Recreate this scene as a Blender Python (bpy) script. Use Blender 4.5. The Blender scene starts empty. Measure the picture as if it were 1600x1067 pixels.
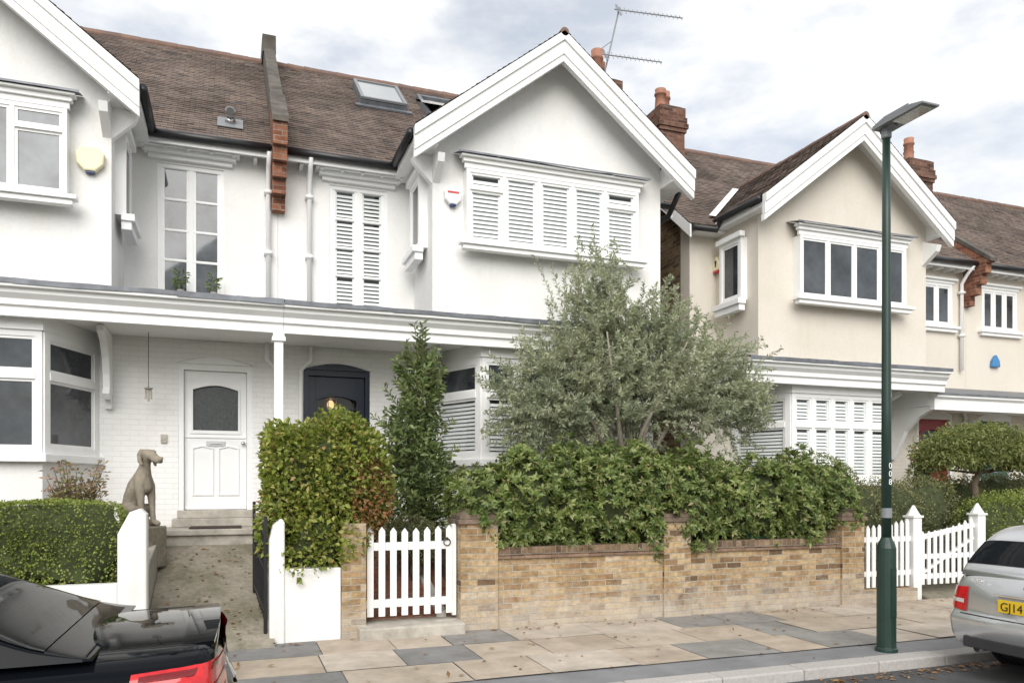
import bpy, bmesh, math, random
import numpy as np
from mathutils import Vector, Matrix
random.seed(7); rng = np.random.default_rng(7)
scene = bpy.context.scene
C = scene.collection
R = math.radians
PHI = R(20); SN, CS, T = math.sin(PHI), math.cos(PHI), math.tan(PHI)
CAMZ = 1.7; FPX = 1200.0; HY = 757.0
def PX(x, Y):
    u = (x-800)/FPX
    return Y*(u+T)/(1-u*T)
def PZ(x, y, Y):
    X = PX(x, Y); D = X*SN+Y*CS
    return CAMZ+(HY-y)*D/FPX
ORG = {}
# ------------------------------------------------------------------ tagging
def tag(o, label=None, cat=None, group=None, kind=None):
    if label: o['label'] = label
    if cat: o['category'] = cat
    if group: o['group'] = group
    if kind: o['kind'] = kind
    return o
def thing(name, label, cat, loc=(0,0,0), group=None, rz=0, local=False):
    o = bpy.data.objects.new(name, None); C.objects.link(o)
    o.empty_display_size = .2
    o.location = loc; o.rotation_euler = (0,0,rz)
    tag(o, label, cat, group)
    ORG[o.name] = Vector((0,0,0)) if local else Vector(loc)
    return o
# ------------------------------------------------------------------ mesh builder
class MB:
    def __init__(s, M=None):
        s.v = []; s.f = []; s.M = M
    def pt(s, p):
        p = Vector(p)
        if s.M is not None: p = s.M @ p
        s.v.append(tuple(p)); return len(s.v)-1
    def face(s, pts): s.f.append([s.pt(p) for p in pts])
    def box(s, x0,x1,y0,y1,z0,z1):
        i = [s.pt(p) for p in ((x0,y0,z0),(x1,y0,z0),(x1,y1,z0),(x0,y1,z0),(x0,y0,z1),(x1,y0,z1),(x1,y1,z1),(x0,y1,z1))]
        for q in ((0,3,2,1),(4,5,6,7),(0,1,5,4),(1,2,6,5),(2,3,7,6),(3,0,4,7)): s.f.append([i[k] for k in q])
    def prism(s, poly, ext):
        e = Vector(ext)
        a = [s.pt(p) for p in poly]; b = [s.pt(Vector(p)+e) for p in poly]
        n = len(a); s.f.append(a[::-1]); s.f.append(b)
        for k in range(n): s.f.append([a[k], a[(k+1)%n], b[(k+1)%n], b[k]])
    def bar(s, p, q, w, h, up=(0,0,1)):
        p = Vector(p); q = Vector(q); d = (q-p).normalized()
        u = Vector(up); sd = d.cross(u)
        if sd.length < 1e-4: sd = d.cross(Vector((0,1,0)))
        sd.normalize(); u = sd.cross(d)
        c = [sd*(w/2)*a+u*(h/2)*b for a, b in ((-1,-1),(1,-1),(1,1),(-1,1))]
        s.prism([p+k for k in c], q-p)
    def tube(s, pts, r, n=8, cap=True):
        pts = [Vector(p) for p in pts]
        if not hasattr(r, '__len__'): r = [r]*len(pts)
        rings = []; prev = None
        for i, p in enumerate(pts):
            d = (pts[min(i+1,len(pts)-1)]-pts[max(i-1,0)]).normalized()
            if prev is None:
                a = d.cross(Vector((0,0,1)))
                if a.length < 1e-3: a = d.cross(Vector((0,1,0)))
            else:
                a = prev - d*prev.dot(d)
            a.normalize(); prev = a; b = d.cross(a)
            rings.append([s.pt(p+(a*math.cos(t)+b*math.sin(t))*r[i]) for t in [2*math.pi*k/n for k in range(n)]])
        for A, B in zip(rings, rings[1:]):
            for k in range(n): s.f.append([A[k], A[(k+1)%n], B[(k+1)%n], B[k]])
        if cap: s.f.append(rings[0][::-1]); s.f.append(rings[-1])
    def lathe(s, prof, c, n=16, axis='z'):
        rings = []
        for (r, h) in prof:
            ring = []
            for k in range(n):
                t = 2*math.pi*k/n
                if axis == 'z': p = (c[0]+r*math.cos(t), c[1]+r*math.sin(t), c[2]+h)
                else: p = (c[0]+r*math.cos(t), c[1]+h, c[2]+r*math.sin(t))
                ring.append(s.pt(p))
            rings.append(ring)
        for A, B in zip(rings, rings[1:]):
            for k in range(n): s.f.append([A[k], A[(k+1)%n], B[(k+1)%n], B[k]])
        s.f.append(rings[0][::-1]); s.f.append(rings[-1])
    def build(s, name, mat, parent=None, smooth=False, bev=0, recalc=True, at=None):
        me = bpy.data.meshes.new(name)
        org = ORG.get(parent.name, Vector()) if parent is not None else (Vector(at) if at else Vector())
        vw = s.v
        me.from_pydata([(x-org.x, y-org.y, z-org.z) for x,y,z in vw], [], s.f)
        if recalc:
            bm = bmesh.new(); bm.from_mesh(me)
            bmesh.ops.recalc_face_normals(bm, faces=bm.faces[:]); bm.to_mesh(me); bm.free()
        uv = me.uv_layers.new(name='UVMap').data
        Z = Vector((0,0,1))
        for p in me.polygons:
            n = p.normal
            if abs(n.z) > .985: ud, vd = Vector((1,0,0)), Vector((0,1,0))
            else:
                ud = Z.cross(n).normalized(); vd = n.cross(ud)
            for li, vi in zip(p.loop_indices, p.vertices):
                q = Vector(vw[vi]); uv[li].uv = (q.dot(ud), q.dot(vd))
            p.use_smooth = smooth
        me.materials.append(mat)
        o = bpy.data.objects.new(name, me); C.objects.link(o)
        if parent is not None: o.parent = parent
        elif at: o.location = at
        ORG[o.name] = org
        if bev:
            m = o.modifiers.new('bevel', 'BEVEL'); m.width = bev; m.segments = 2; m.limit_method = 'ANGLE'; m.angle_limit = R(50)
        return o
def struct(mb, name, mat, **k):
    o = mb.build(name, mat, **k); o['kind'] = 'structure'; return o
# ------------------------------------------------------------------ materials
def newmat(name):
    m = bpy.data.materials.new(name); m.use_nodes = True
    nt = m.node_tree; b = nt.nodes['Principled BSDF']
    return m, nt, b
def N(nt, t, **k):
    n = nt.nodes.new(t)
    for a, v in k.items(): setattr(n, a, v)
    return n
def ramp(nt, src, stops, interp='LINEAR'):
    r = N(nt, 'ShaderNodeValToRGB'); cr = r.color_ramp; cr.interpolation = interp
    while len(cr.elements) < len(stops): cr.elements.new(.5)
    for e, (p, c) in zip(cr.elements, stops):
        e.position = p; e.color = (*c, 1) if len(c) == 3 else c
    nt.links.new(src, r.inputs[0]); return r.outputs[0]
def noise(nt, scale, detail=6, rough=.6, coord='Object', stretch=None):
    tc = N(nt, 'ShaderNodeTexCoord'); src = tc.outputs[coord]
    if stretch:
        mp = N(nt, 'ShaderNodeMapping'); mp.inputs['Scale'].default_value = stretch
        nt.links.new(src, mp.inputs[0]); src = mp.outputs[0]
    n = N(nt, 'ShaderNodeTexNoise'); n.inputs['Scale'].default_value = scale
    n.inputs['Detail'].default_value = detail; n.inputs['Roughness'].default_value = rough
    nt.links.new(src, n.inputs['Vector']); return n.outputs['Fac']
def mixc(nt, fac, a, b, mode='MIX'):
    m = N(nt, 'ShaderNodeMix', data_type='RGBA', blend_type=mode)
    for sock, v in ((m.inputs[0], fac), (m.inputs[6], a), (m.inputs[7], b)):
        if isinstance(v, bpy.types.NodeSocket): nt.links.new(v, sock)
        elif isinstance(v, (tuple, list)): sock.default_value = (*v, 1) if len(v) == 3 else v
        else: sock.default_value = v
    return m.outputs[2]
def bump(nt, b, h, strength=.3, dist=.01):
    n = N(nt, 'ShaderNodeBump'); n.inputs['Strength'].default_value = strength; n.inputs['Distance'].default_value = dist
    nt.links.new(h, n.inputs['Height']); nt.links.new(n.outputs[0], b.inputs['Normal'])
def plain(name, c, rough=.5, metal=0, var=.12, scale=3, coat=0, bmp=0, bscale=60, spec=.5, ior=None):
    m, nt, b = newmat(name)
    f = noise(nt, scale)
    c0 = tuple(k*(1-var) for k in c); c1 = tuple(min(1,k*(1+var)) for k in c)
    nt.links.new(ramp(nt, f, [(.3,c0),(.7,c1)]), b.inputs['Base Color'])
    b.inputs['Roughness'].default_value = rough; b.inputs['Metallic'].default_value = metal
    b.inputs['Coat Weight'].default_value = coat; b.inputs['Coat Roughness'].default_value = .04
    b.inputs['Specular IOR Level'].default_value = spec
    if ior: b.inputs['IOR'].default_value = ior
    if bmp: bump(nt, b, noise(nt, bscale, 4), bmp, .006)
    return m
def wallmat(name, c, dirt=.9, bscale=90, bstr=.35):
    m, nt, b = newmat(name)
    f = noise(nt, 1.1, 8, .65); st = noise(nt, 1.6, 6, .7, stretch=(3,3,.35)); fine = noise(nt, 28, 4)
    d = ramp(nt, f, [(.32,(dirt,dirt*.988,dirt*.965)),(.62,(1,1,1))])
    d2 = ramp(nt, st, [(.28,(dirt+.02,dirt+.012,dirt-.005)),(.46,(1,1,1))])
    d3 = ramp(nt, fine, [(.3,(.95,.95,.95)),(.6,(1,1,1))])
    x = mixc(nt, 1, c, d, 'MULTIPLY'); x = mixc(nt, 1, x, d2, 'MULTIPLY'); x = mixc(nt, 1, x, d3, 'MULTIPLY')
    nt.links.new(x, b.inputs['Base Color']); b.inputs['Roughness'].default_value = .8
    b.inputs['Specular IOR Level'].default_value = .25
    bump(nt, b, noise(nt, bscale, 5, .7), bstr, .008)
    return m
def brickmat(name, stops, mortar, bw=.225, rh=.075, ms=.006, painted=None, salt=False, bstr=.7):
    m, nt, b = newmat(name)
    tc = N(nt, 'ShaderNodeTexCoord'); br = N(nt, 'ShaderNodeTexBrick')
    dn = N(nt, 'ShaderNodeTexNoise'); dn.inputs['Scale'].default_value = 9; dn.inputs['Detail'].default_value = 3; nt.links.new(tc.outputs['UV'], dn.inputs['Vector'])
    vm = N(nt, 'ShaderNodeVectorMath', operation='MULTIPLY_ADD'); vm.inputs[1].default_value = (.016,.016,0); nt.links.new(dn.outputs['Color'], vm.inputs[0]); nt.links.new(tc.outputs['UV'], vm.inputs[2])
    nt.links.new(vm.outputs[0], br.inputs['Vector'])
    br.inputs['Color1'].default_value = (0,0,0,1); br.inputs['Color2'].default_value = (1,1,1,1); br.inputs['Mortar'].default_value = (.5,.5,.5,1)
    br.inputs['Scale'].default_value = 1; br.inputs['Mortar Size'].default_value = ms; br.inputs['Mortar Smooth'].default_value = .3
    br.inputs['Brick Width'].default_value = bw; br.inputs['Row Height'].default_value = rh; br.inputs['Bias'].default_value = 0
    nz = noise(nt, 14, 6, .7, 'UV')
    if painted:
        f = noise(nt, 1.3, 7, .65)
        col = mixc(nt, 1, painted, ramp(nt, f, [(.3,(.93,.92,.9)),(.62,(1,1,1))]), 'MULTIPLY')
        col = mixc(nt, br.outputs['Fac'], col, mixc(nt, 1, col, (.93,.93,.92), 'MULTIPLY'))
    else:
        col = ramp(nt, br.outputs['Color'], stops)
        col = mixc(nt, 1, col, ramp(nt, nz, [(.3,(.55,.53,.5)),(.68,(1.18,1.15,1.12))]), 'MULTIPLY')
        big = noise(nt, 1.9, 6, .65, 'UV')
        col = mixc(nt, 1, col, ramp(nt, big, [(.36,(.66,.63,.6)),(.56,(1,1,1))]), 'MULTIPLY')
        col = mixc(nt, br.outputs['Fac'], col, mixc(nt, 1, mortar, ramp(nt, noise(nt, 4, 5, .6, 'UV'), [(.35,(.6,.58,.55)),(.6,(1,1,1))]), 'MULTIPLY'))
        if salt:
            sx = N(nt, 'ShaderNodeSeparateXYZ'); nt.links.new(tc.outputs['UV'], sx.inputs[0])
            ad = N(nt, 'ShaderNodeMath', operation='MULTIPLY_ADD'); ad.inputs[1].default_value = 1.1
            nt.links.new(noise(nt, 3.6, 9, .78, 'UV'), ad.inputs[0])
            iv = N(nt, 'ShaderNodeMath', operation='MULTIPLY'); iv.inputs[1].default_value = -.75
            nt.links.new(sx.outputs[1], iv.inputs[0]); nt.links.new(iv.outputs[0], ad.inputs[2])
            fac = ramp(nt, ad.outputs[0], [(.2,(0,0,0)),(.5,(.6,.6,.6))])
            col = mixc(nt, fac, col, (.5,.46,.4))
            s2 = ramp(nt, noise(nt, 5.5, 7, .72, 'UV'), [(.58,(0,0,0)),(.72,(.7,.7,.7))])
            col = mixc(nt, s2, col, (.13,.1,.07))
    nt.links.new(col, b.inputs['Base Color']); b.inputs['Roughness'].default_value = .85
    b.inputs['Specular IOR Level'].default_value = .2
    iv = N(nt, 'ShaderNodeMath', operation='MULTIPLY_ADD'); iv.inputs[1].default_value = -1
    nt.links.new(br.outputs['Fac'], iv.inputs[0])
    sc = N(nt, 'ShaderNodeMath', operation='MULTIPLY'); sc.inputs[1].default_value = .7
    nt.links.new(noise(nt, 40, 5, .65, 'UV'), sc.inputs[0]); nt.links.new(sc.outputs[0], iv.inputs[2])
    bump(nt, b, iv.outputs[0], bstr, .009)
    return m
def islandmat(name, stops, rough=.8, var=(.7,1.1), nscale=6, interp='LINEAR', bscale=40, bstr=.3, stain=None):
    m, nt, b = newmat(name)
    g = N(nt, 'ShaderNodeNewGeometry')
    col = ramp(nt, g.outputs['Random Per Island'], stops, interp)
    col = mixc(nt, 1, col, ramp(nt, noise(nt, nscale, 7, .7), [(.3,(var[0],)*3),(.7,(var[1],)*3)]), 'MULTIPLY')
    if stain:
        col = mixc(nt, 1, col, ramp(nt, noise(nt, stain[0], 6, .65), [(.36,stain[1]),(.58,(1,1,1))]), 'MULTIPLY')
    nt.links.new(col, b.inputs['Base Color']); b.inputs['Roughness'].default_value = rough
    b.inputs['Specular IOR Level'].default_value = .25
    bump(nt, b, noise(nt, bscale, 4), bstr, .005)
    return m
def leafmat(name, stops, rough=.45, tr=.25):
    m, nt, b = newmat(name)
    g = N(nt, 'ShaderNodeNewGeometry')
    col = ramp(nt, g.outputs['Random Per Island'], stops)
    col = mixc(nt, 1, col, ramp(nt, noise(nt, 2.2, 3), [(.35,(.78,.8,.75)),(.65,(1.2,1.15,1.05))]), 'MULTIPLY')
    nt.links.new(col, b.inputs['Base Color']); b.inputs['Roughness'].default_value = rough
    b.inputs['Specular IOR Level'].default_value = .4
    t = N(nt, 'ShaderNodeBsdfTranslucent'); nt.links.new(col, t.inputs[0])
    mx = N(nt, 'ShaderNodeMixShader'); mx.inputs[0].default_value = tr
    nt.links.new(b.outputs[0], mx.inputs[1]); nt.links.new(t.outputs[0], mx.inputs[2])
    nt.links.new(mx.outputs[0], nt.nodes['Material Output'].inputs[0])
    return m
def glassclear(name):
    m, nt, b = newmat(name)
    tr = N(nt, 'ShaderNodeBsdfTransparent'); tr.inputs[0].default_value = (.95,.97,.97,1)
    gl = N(nt, 'ShaderNodeBsdfGlossy'); gl.inputs['Roughness'].default_value = .02
    lw = N(nt, 'ShaderNodeLayerWeight'); lw.inputs[0].default_value = .5
    f = ramp(nt, lw.outputs['Facing'], [(.0,(.05,.05,.05)),(.6,(.1,.1,.1)),(1,(.7,.7,.7))])
    mx = N(nt, 'ShaderNodeMixShader'); nt.links.new(f, mx.inputs[0])
    nt.links.new(tr.outputs[0], mx.inputs[1]); nt.links.new(gl.outputs[0], mx.inputs[2])
    nt.links.new(mx.outputs[0], nt.nodes['Material Output'].inputs[0]); return m
def glassdark(name, c=(.025,.03,.034), wob=.02):
    m, nt, b = newmat(name)
    f = noise(nt, 1.4, 4)
    nt.links.new(ramp(nt, f, [(.35,tuple(k*.5 for k in c)),(.65,tuple(k*2.2 for k in c))]), b.inputs['Base Color'])
    b.inputs['Roughness'].default_value = .03; b.inputs['Specular IOR Level'].default_value = .7
    bump(nt, b, noise(nt, 2.5, 1), wob, .02)
    return m
WHITE = wallmat('white_render', (.83,.825,.812), .93)
CREAM = wallmat('cream_render', (.70,.65,.575), .94)
TRIM = plain('white_trim_paint', (.85,.85,.84), .45, var=.03, scale=4)
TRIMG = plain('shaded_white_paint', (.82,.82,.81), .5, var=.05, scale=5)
WBRICK = brickmat('white_painted_brick', None, None, painted=(.86,.855,.845), bstr=.5)
CBRICK = brickmat('cream_painted_brick', None, None, painted=(.73,.685,.605), bstr=.45)
STOCK = brickmat('yellow_stock_brick', [(.0,(.17,.115,.075)),(.12,(.33,.22,.12)),(.35,(.46,.335,.185)),(.6,(.53,.41,.255)),(.8,(.40,.265,.145)),(1,(.57,.48,.345))], (.44,.4,.33), salt=True)
STOCKS = brickmat('brown_stock_brick', [(.0,(.14,.1,.065)),(.4,(.32,.23,.13)),(.75,(.4,.3,.18)),(1,(.24,.16,.1))], (.36,.32,.27))
REDB = brickmat('red_brick', [(.0,(.19,.075,.05)),(.4,(.32,.135,.08)),(.75,(.38,.18,.11)),(1,(.24,.11,.08))], (.32,.27,.23))
CHIMB = brickmat('dark_red_chimney_brick', [(.0,(.1,.055,.042)),(.5,(.19,.095,.07)),(1,(.25,.14,.105))], (.2,.17,.145))
TILE = islandmat('clay_roof_tile', [(0,(.115,.093,.083)),(.2,(.165,.127,.106)),(.5,(.195,.15,.124)),(.75,(.185,.15,.132)),(.92,(.215,.158,.127)),(1,(.137,.118,.11))], .85, (.74,1.16), 7, stain=(.8,(.6,.6,.61)))
RIDGE = islandmat('terracotta_ridge_tile', [(0,(.19,.125,.1)),(.6,(.225,.145,.115)),(1,(.17,.12,.105))], .85)
BEAD = islandmat('creasing_tile', [(0,(.2,.13,.09)),(1,(.3,.2,.14))], .85, (.55,1.1), 8)
POT = plain('terracotta_pot', (.34,.16,.105), .8, var=.25, scale=6)
LEAD = plain('lead_sheet', (.17,.18,.2), .5, .3, var=.3, scale=5, bmp=.3, bscale=20)
CAPR = plain('weathered_render_cap', (.1,.088,.075), .9, var=.45, scale=4, bmp=.5, bscale=30)
BLACKP = plain('black_paint', (.018,.018,.02), .35, var=.2)
STONE = plain('worn_stone', (.40,.37,.32), .85, var=.3, scale=5, bmp=.4, bscale=40)
EDGE = plain('pale_edging_stone', (.55,.53,.48), .85, var=.2, scale=6, bmp=.4, bscale=40)
CONC, cnt, cb_ = newmat('garden_concrete')
_c = mixc(cnt, ramp(cnt, noise(cnt, 1.6, 8, .7), [(.38,(0,0,0)),(.6,(1,1,1))]), (.17,.155,.105), (.31,.275,.22))
_c = mixc(cnt, 1, _c, ramp(cnt, noise(cnt, 18, 6, .7), [(.3,(.7,.7,.68)),(.65,(1.1,1.1,1.1))]), 'MULTIPLY')
cnt.links.new(_c, cb_.inputs['Base Color']); cb_.inputs['Roughness'].default_value = .9; bump(cnt, cb_, noise(cnt, 50, 5), .5, .006)
REDT = brickmat('red_quarry_tile', [(0,(.28,.1,.065)),(.5,(.36,.15,.1)),(1,(.32,.17,.12))], (.3,.25,.2), .15,.15,.006)
ASPH = plain('asphalt', (.065,.065,.068), .85, var=.25, scale=2.5, bmp=.6, bscale=180)
TARM = plain('footway_tarmac', (.2,.2,.205), .9, var=.2, scale=2, bmp=.5, bscale=150)
SOIL = plain('garden_soil', (.09,.065,.045), .95, var=.4, scale=6, bmp=.8, bscale=30)
GRND = plain('far_ground', (.1,.11,.06), .95, var=.3, scale=.3)
KERB = islandmat('granite_kerb', [(0,(.40,.38,.36)),(.5,(.46,.435,.41)),(1,(.36,.34,.32))], .85, (.8,1.1), 30)
FLAG = islandmat('paving_flag', [(0,(.46,.385,.31)),(.24,(.235,.23,.225)),(.4,(.52,.455,.385)),(.6,(.45,.38,.30)),(.7,(.28,.27,.255)),(.84,(.49,.42,.34))], .85, (.76,1.12), 3.5, 'CONSTANT', 60, .35, stain=(1.1,(.8,.79,.77)))
GLASS = glassdark('dark_window_glass', (.03,.035,.04))
GLASSM = glassdark('grey_window_glass', (.06,.066,.072))
GLASSP = glassdark('curtained_window_glass', (.075,.082,.09))
GLASSC = glassclear('clear_window_glass')
GLASSO = plain('obscured_glass', (.035,.043,.043), .25, var=.4, scale=30, bmp=.6, bscale=80)
DARKIN = plain('painted_room_shade', (.05,.05,.05), .9)  # near-black colour painted in place of the unlit room's shade
SHUT = plain('white_shutter', (.85,.85,.84), .5, var=.03)
NAVY = plain('navy_door_paint', (.006,.014,.032), .3, var=.1)
REDD = plain('red_door_paint', (.35,.03,.035), .35)
TEAL = plain('teal_door_paint', (.03,.12,.11), .4)
STEEL = plain('brushed_steel', (.5,.5,.5), .3, .9)
BRASS = plain('aged_brass', (.45,.33,.15), .35, .9)
DOGM = plain('weathered_statue_stone', (.25,.215,.165), .85, var=.3, scale=9, bmp=.5, bscale=60)
LAMPG = plain('green_lamp_paint', (.014,.036,.028), .4, var=.15, scale=4)
LEDG = plain('grey_lamp_head', (.2,.21,.22), .45, var=.1)
MATD = plain('coir_mat', (.05,.035,.03), .95, bmp=.6)
PICK = plain('white_fence_paint', (.82,.82,.80), .5, var=.05, scale=6)
ALARMY = plain('cream_alarm_plastic', (.8,.73,.5), .4, var=.04)
ALARMW = plain('white_alarm_plastic', (.82,.82,.81), .35, var=.03)
BLUE = plain('blue_plastic', (.05,.2,.42), .35)
DBLUE = plain('dark_blue_lens', (.02,.04,.14), .2)
REDP = plain('red_print', (.55,.05,.05), .4)
BARK = plain('bark', (.13,.1,.07), .95, var=.4, scale=14, bmp=.8, bscale=30)
BARKG = plain('grey_olive_bark', (.27,.24,.19), .95, var=.35, scale=14, bmp=.8, bscale=30)
SHADECORE = plain('shaded_hedge_interior', (.045,.058,.02), .95, var=.5, scale=9)  # dark tone standing in for the shade deep inside the foliage
PAINTK = plain('black_car_paint', (.004,.005,.007), .04, var=.05, spec=.5, ior=1.2)
PAINTS = plain('silver_car_paint', (.6,.615,.63), .28, .7, var=.03, coat=.8)
CARGL = plain('tinted_car_glass', (.01,.012,.014), .03, spec=.5, ior=1.22)
TAILR = plain('red_tail_lens', (.55,.014,.018), .12, var=.25, scale=20, coat=.3)
TAILD = plain('dark_red_lens', (.16,.006,.008), .12, var=.2, scale=20, coat=.3)
LENSC = plain('clear_lamp_lens', (.6,.6,.6), .1, coat=1)
RUB = plain('rubber', (.018,.018,.018), .8)
PLASK = plain('black_bumper_plastic', (.03,.03,.032), .6)
CHROME = plain('chrome', (.75,.75,.76), .08, 1)
PLATEY = plain('yellow_plate', (.75,.5,.02), .35, var=.02)
BLK = plain('black_print', (.012,.012,.012), .5)
WPRINT = plain('white_print', (.8,.8,.8), .5)
BINM = plain('green_bin_plastic', (.02,.09,.05), .5)
GLOW, gnt, gb = newmat('lit_bulb')
gb.inputs['Emission Color'].default_value = (1,.62,.28,1); gb.inputs['Emission Strength'].default_value = 1.3; gb.inputs['Base Color'].default_value = (1,.7,.4,1)
HALL = plain('hallway_wall', (.3,.22,.14), .8)
# foliage
L_OLIVE = leafmat('olive_leaf', [(0,(.26,.30,.185)),(.4,(.37,.42,.275)),(.75,(.48,.52,.38)),(1,(.6,.63,.52))], .55, .45)
L_PITT = leafmat('glossy_hedge_leaf', [(0,(.085,.14,.036)),(.4,(.17,.235,.068)),(.72,(.265,.33,.11)),(.93,(.36,.4,.19)),(1,(.4,.32,.17))], .38, .38)
L_BEECH = leafmat('yellow_green_hedge_leaf', [(0,(.11,.16,.028)),(.35,(.22,.28,.05)),(.7,(.33,.37,.08)),(.94,(.46,.46,.17)),(1,(.36,.2,.08))], .42, .38)
L_RED = leafmat('rust_tinged_leaf', [(0,(.2,.15,.05)),(.5,(.33,.17,.08)),(1,(.4,.2,.1))], .5, .35)
L_BOX = leafmat('small_clipped_leaf', [(0,(.14,.2,.038)),(.5,(.25,.32,.075)),(1,(.39,.43,.13))], .45, .38)
L_BAY = leafmat('dark_bay_leaf', [(0,(.09,.14,.05)),(.5,(.165,.23,.085)),(1,(.3,.36,.16))], .38, .38)
L_DULL = leafmat('dull_hedge_leaf', [(0,(.12,.125,.06)),(.5,(.21,.22,.105)),(1,(.29,.29,.15))], .6, .3)
L_MAPLE = leafmat('drooping_tree_leaf', [(0,(.12,.15,.045)),(.5,(.22,.26,.085)),(1,(.34,.36,.15))], .5, .4)
L_PINK = leafmat('pinkish_shrub_leaf', [(0,(.18,.14,.07)),(.4,(.26,.27,.12)),(1,(.44,.22,.17))], .5, .35)
L_FLOW = leafmat('pink_flower', [(0,(.5,.08,.16)),(1,(.6,.18,.25))], .5, .3)
L_FALL = leafmat('fallen_leaf', [(0,(.14,.07,.03)),(.5,(.28,.15,.06)),(1,(.4,.25,.12))], .7, .1)
# ------------------------------------------------------------------ foliage helpers
def unit(a): return a/np.maximum(np.linalg.norm(a, axis=1, keepdims=True), 1e-9)
def rdirs(n): return unit(rng.normal(size=(n,3)))
def leaves(name, mat, parent, P, A, L, W, fold=.25, droop=.1, S=None, at=None):
    n = len(P); A = unit(A)
    if S is None: S = unit(np.cross(A, rdirs(n)))
    Nn = unit(np.cross(S, A))
    flip = np.where(Nn[:,2:3] < 0, -1, 1); Nn = Nn*flip
    L = np.broadcast_to(np.asarray(L, float).reshape(-1,1), (n,1)); W = np.broadcast_to(np.asarray(W, float).reshape(-1,1), (n,1))
    v = np.stack([P, P+A*L*.48+S*W*.5+Nn*W*fold, P+A*L-Nn*L*droop, P+A*L*.48-S*W*.5+Nn*W*fold], 1).reshape(-1,3)
    org = ORG.get(parent.name, Vector()) if parent is not None else Vector(at or (0,0,0))
    v = v-np.array(org)
    b = (np.arange(n)*4)[:,None]
    f = np.concatenate([b+np.array([[0,1,2]]), b+np.array([[0,2,3]])], 0)
    me = bpy.data.meshes.new(name)
    me.vertices.add(len(v)); me.vertices.foreach_set('co', v.ravel())
    me.loops.add(f.size); me.loops.foreach_set('vertex_index', f.ravel().astype(np.int32))
    me.polygons.add(len(f)); me.polygons.foreach_set('loop_start', (np.arange(len(f))*3).astype(np.int32))
    me.update(calc_edges=True); me.validate()
    me.materials.append(mat)
    o = bpy.data.objects.new(name, me); C.objects.link(o)
    if parent is not None: o.parent = parent
    elif at: o.location = at
    ORG[o.name] = org
    return o
def blob(n, ells, shell=(.72,1.06), cut=.6, power=2.0):
    E = np.array(ells, float)
    area = (E[:,3]*E[:,4]+E[:,4]*E[:,5]+E[:,3]*E[:,5]); area /= area.sum()
    Ps, Ns = [], []
    tot = 0
    while tot < n:
        k = rng.choice(len(E), size=n, p=area); d = rdirs(n)
        if power != 2.0:
            sc = (np.abs(d)**power).sum(1)**(-1/power); d2 = d*sc[:,None]
        else: d2 = d
        r = rng.uniform(shell[0], shell[1], n)**.6
        P = E[k,:3]+d2*E[k,3:]*r[:,None]
        lump = 1+.1*np.sin(P[:,0]*7+P[:,2]*5)+.07*np.sin(P[:,1]*11-P[:,2]*9+P[:,0]*3)
        if power > 4: lump = 1+.25*(lump-1)
        P = E[k,:3]+(P-E[k,:3])*lump[:,None]
        ok = np.ones(n, bool)
        for j in range(len(E)):
            q = (((P-E[j,:3])/E[j,3:])**2).sum(1)
            ok &= (q > cut**2) | (k == j)
        Nn = unit(d/E[k,3:])
        Ps.append(P[ok]); Ns.append(Nn[ok]); tot += ok.sum()
        if len(Ps) > 20: break
    return np.concatenate(Ps)[:n], np.concatenate(Ns)[:n]
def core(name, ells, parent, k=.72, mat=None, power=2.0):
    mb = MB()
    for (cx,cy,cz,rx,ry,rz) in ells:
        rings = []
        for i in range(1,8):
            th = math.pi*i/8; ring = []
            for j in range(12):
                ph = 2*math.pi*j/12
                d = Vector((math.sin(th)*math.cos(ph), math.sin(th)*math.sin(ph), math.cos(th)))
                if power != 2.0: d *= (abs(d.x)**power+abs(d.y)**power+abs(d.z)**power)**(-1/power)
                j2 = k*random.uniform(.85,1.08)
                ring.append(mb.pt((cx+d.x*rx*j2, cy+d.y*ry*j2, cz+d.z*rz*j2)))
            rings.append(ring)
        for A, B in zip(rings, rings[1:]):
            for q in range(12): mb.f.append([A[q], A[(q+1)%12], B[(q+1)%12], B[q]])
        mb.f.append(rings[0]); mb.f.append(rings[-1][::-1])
    return mb.build(name, mat or SHADECORE, parent)
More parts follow.
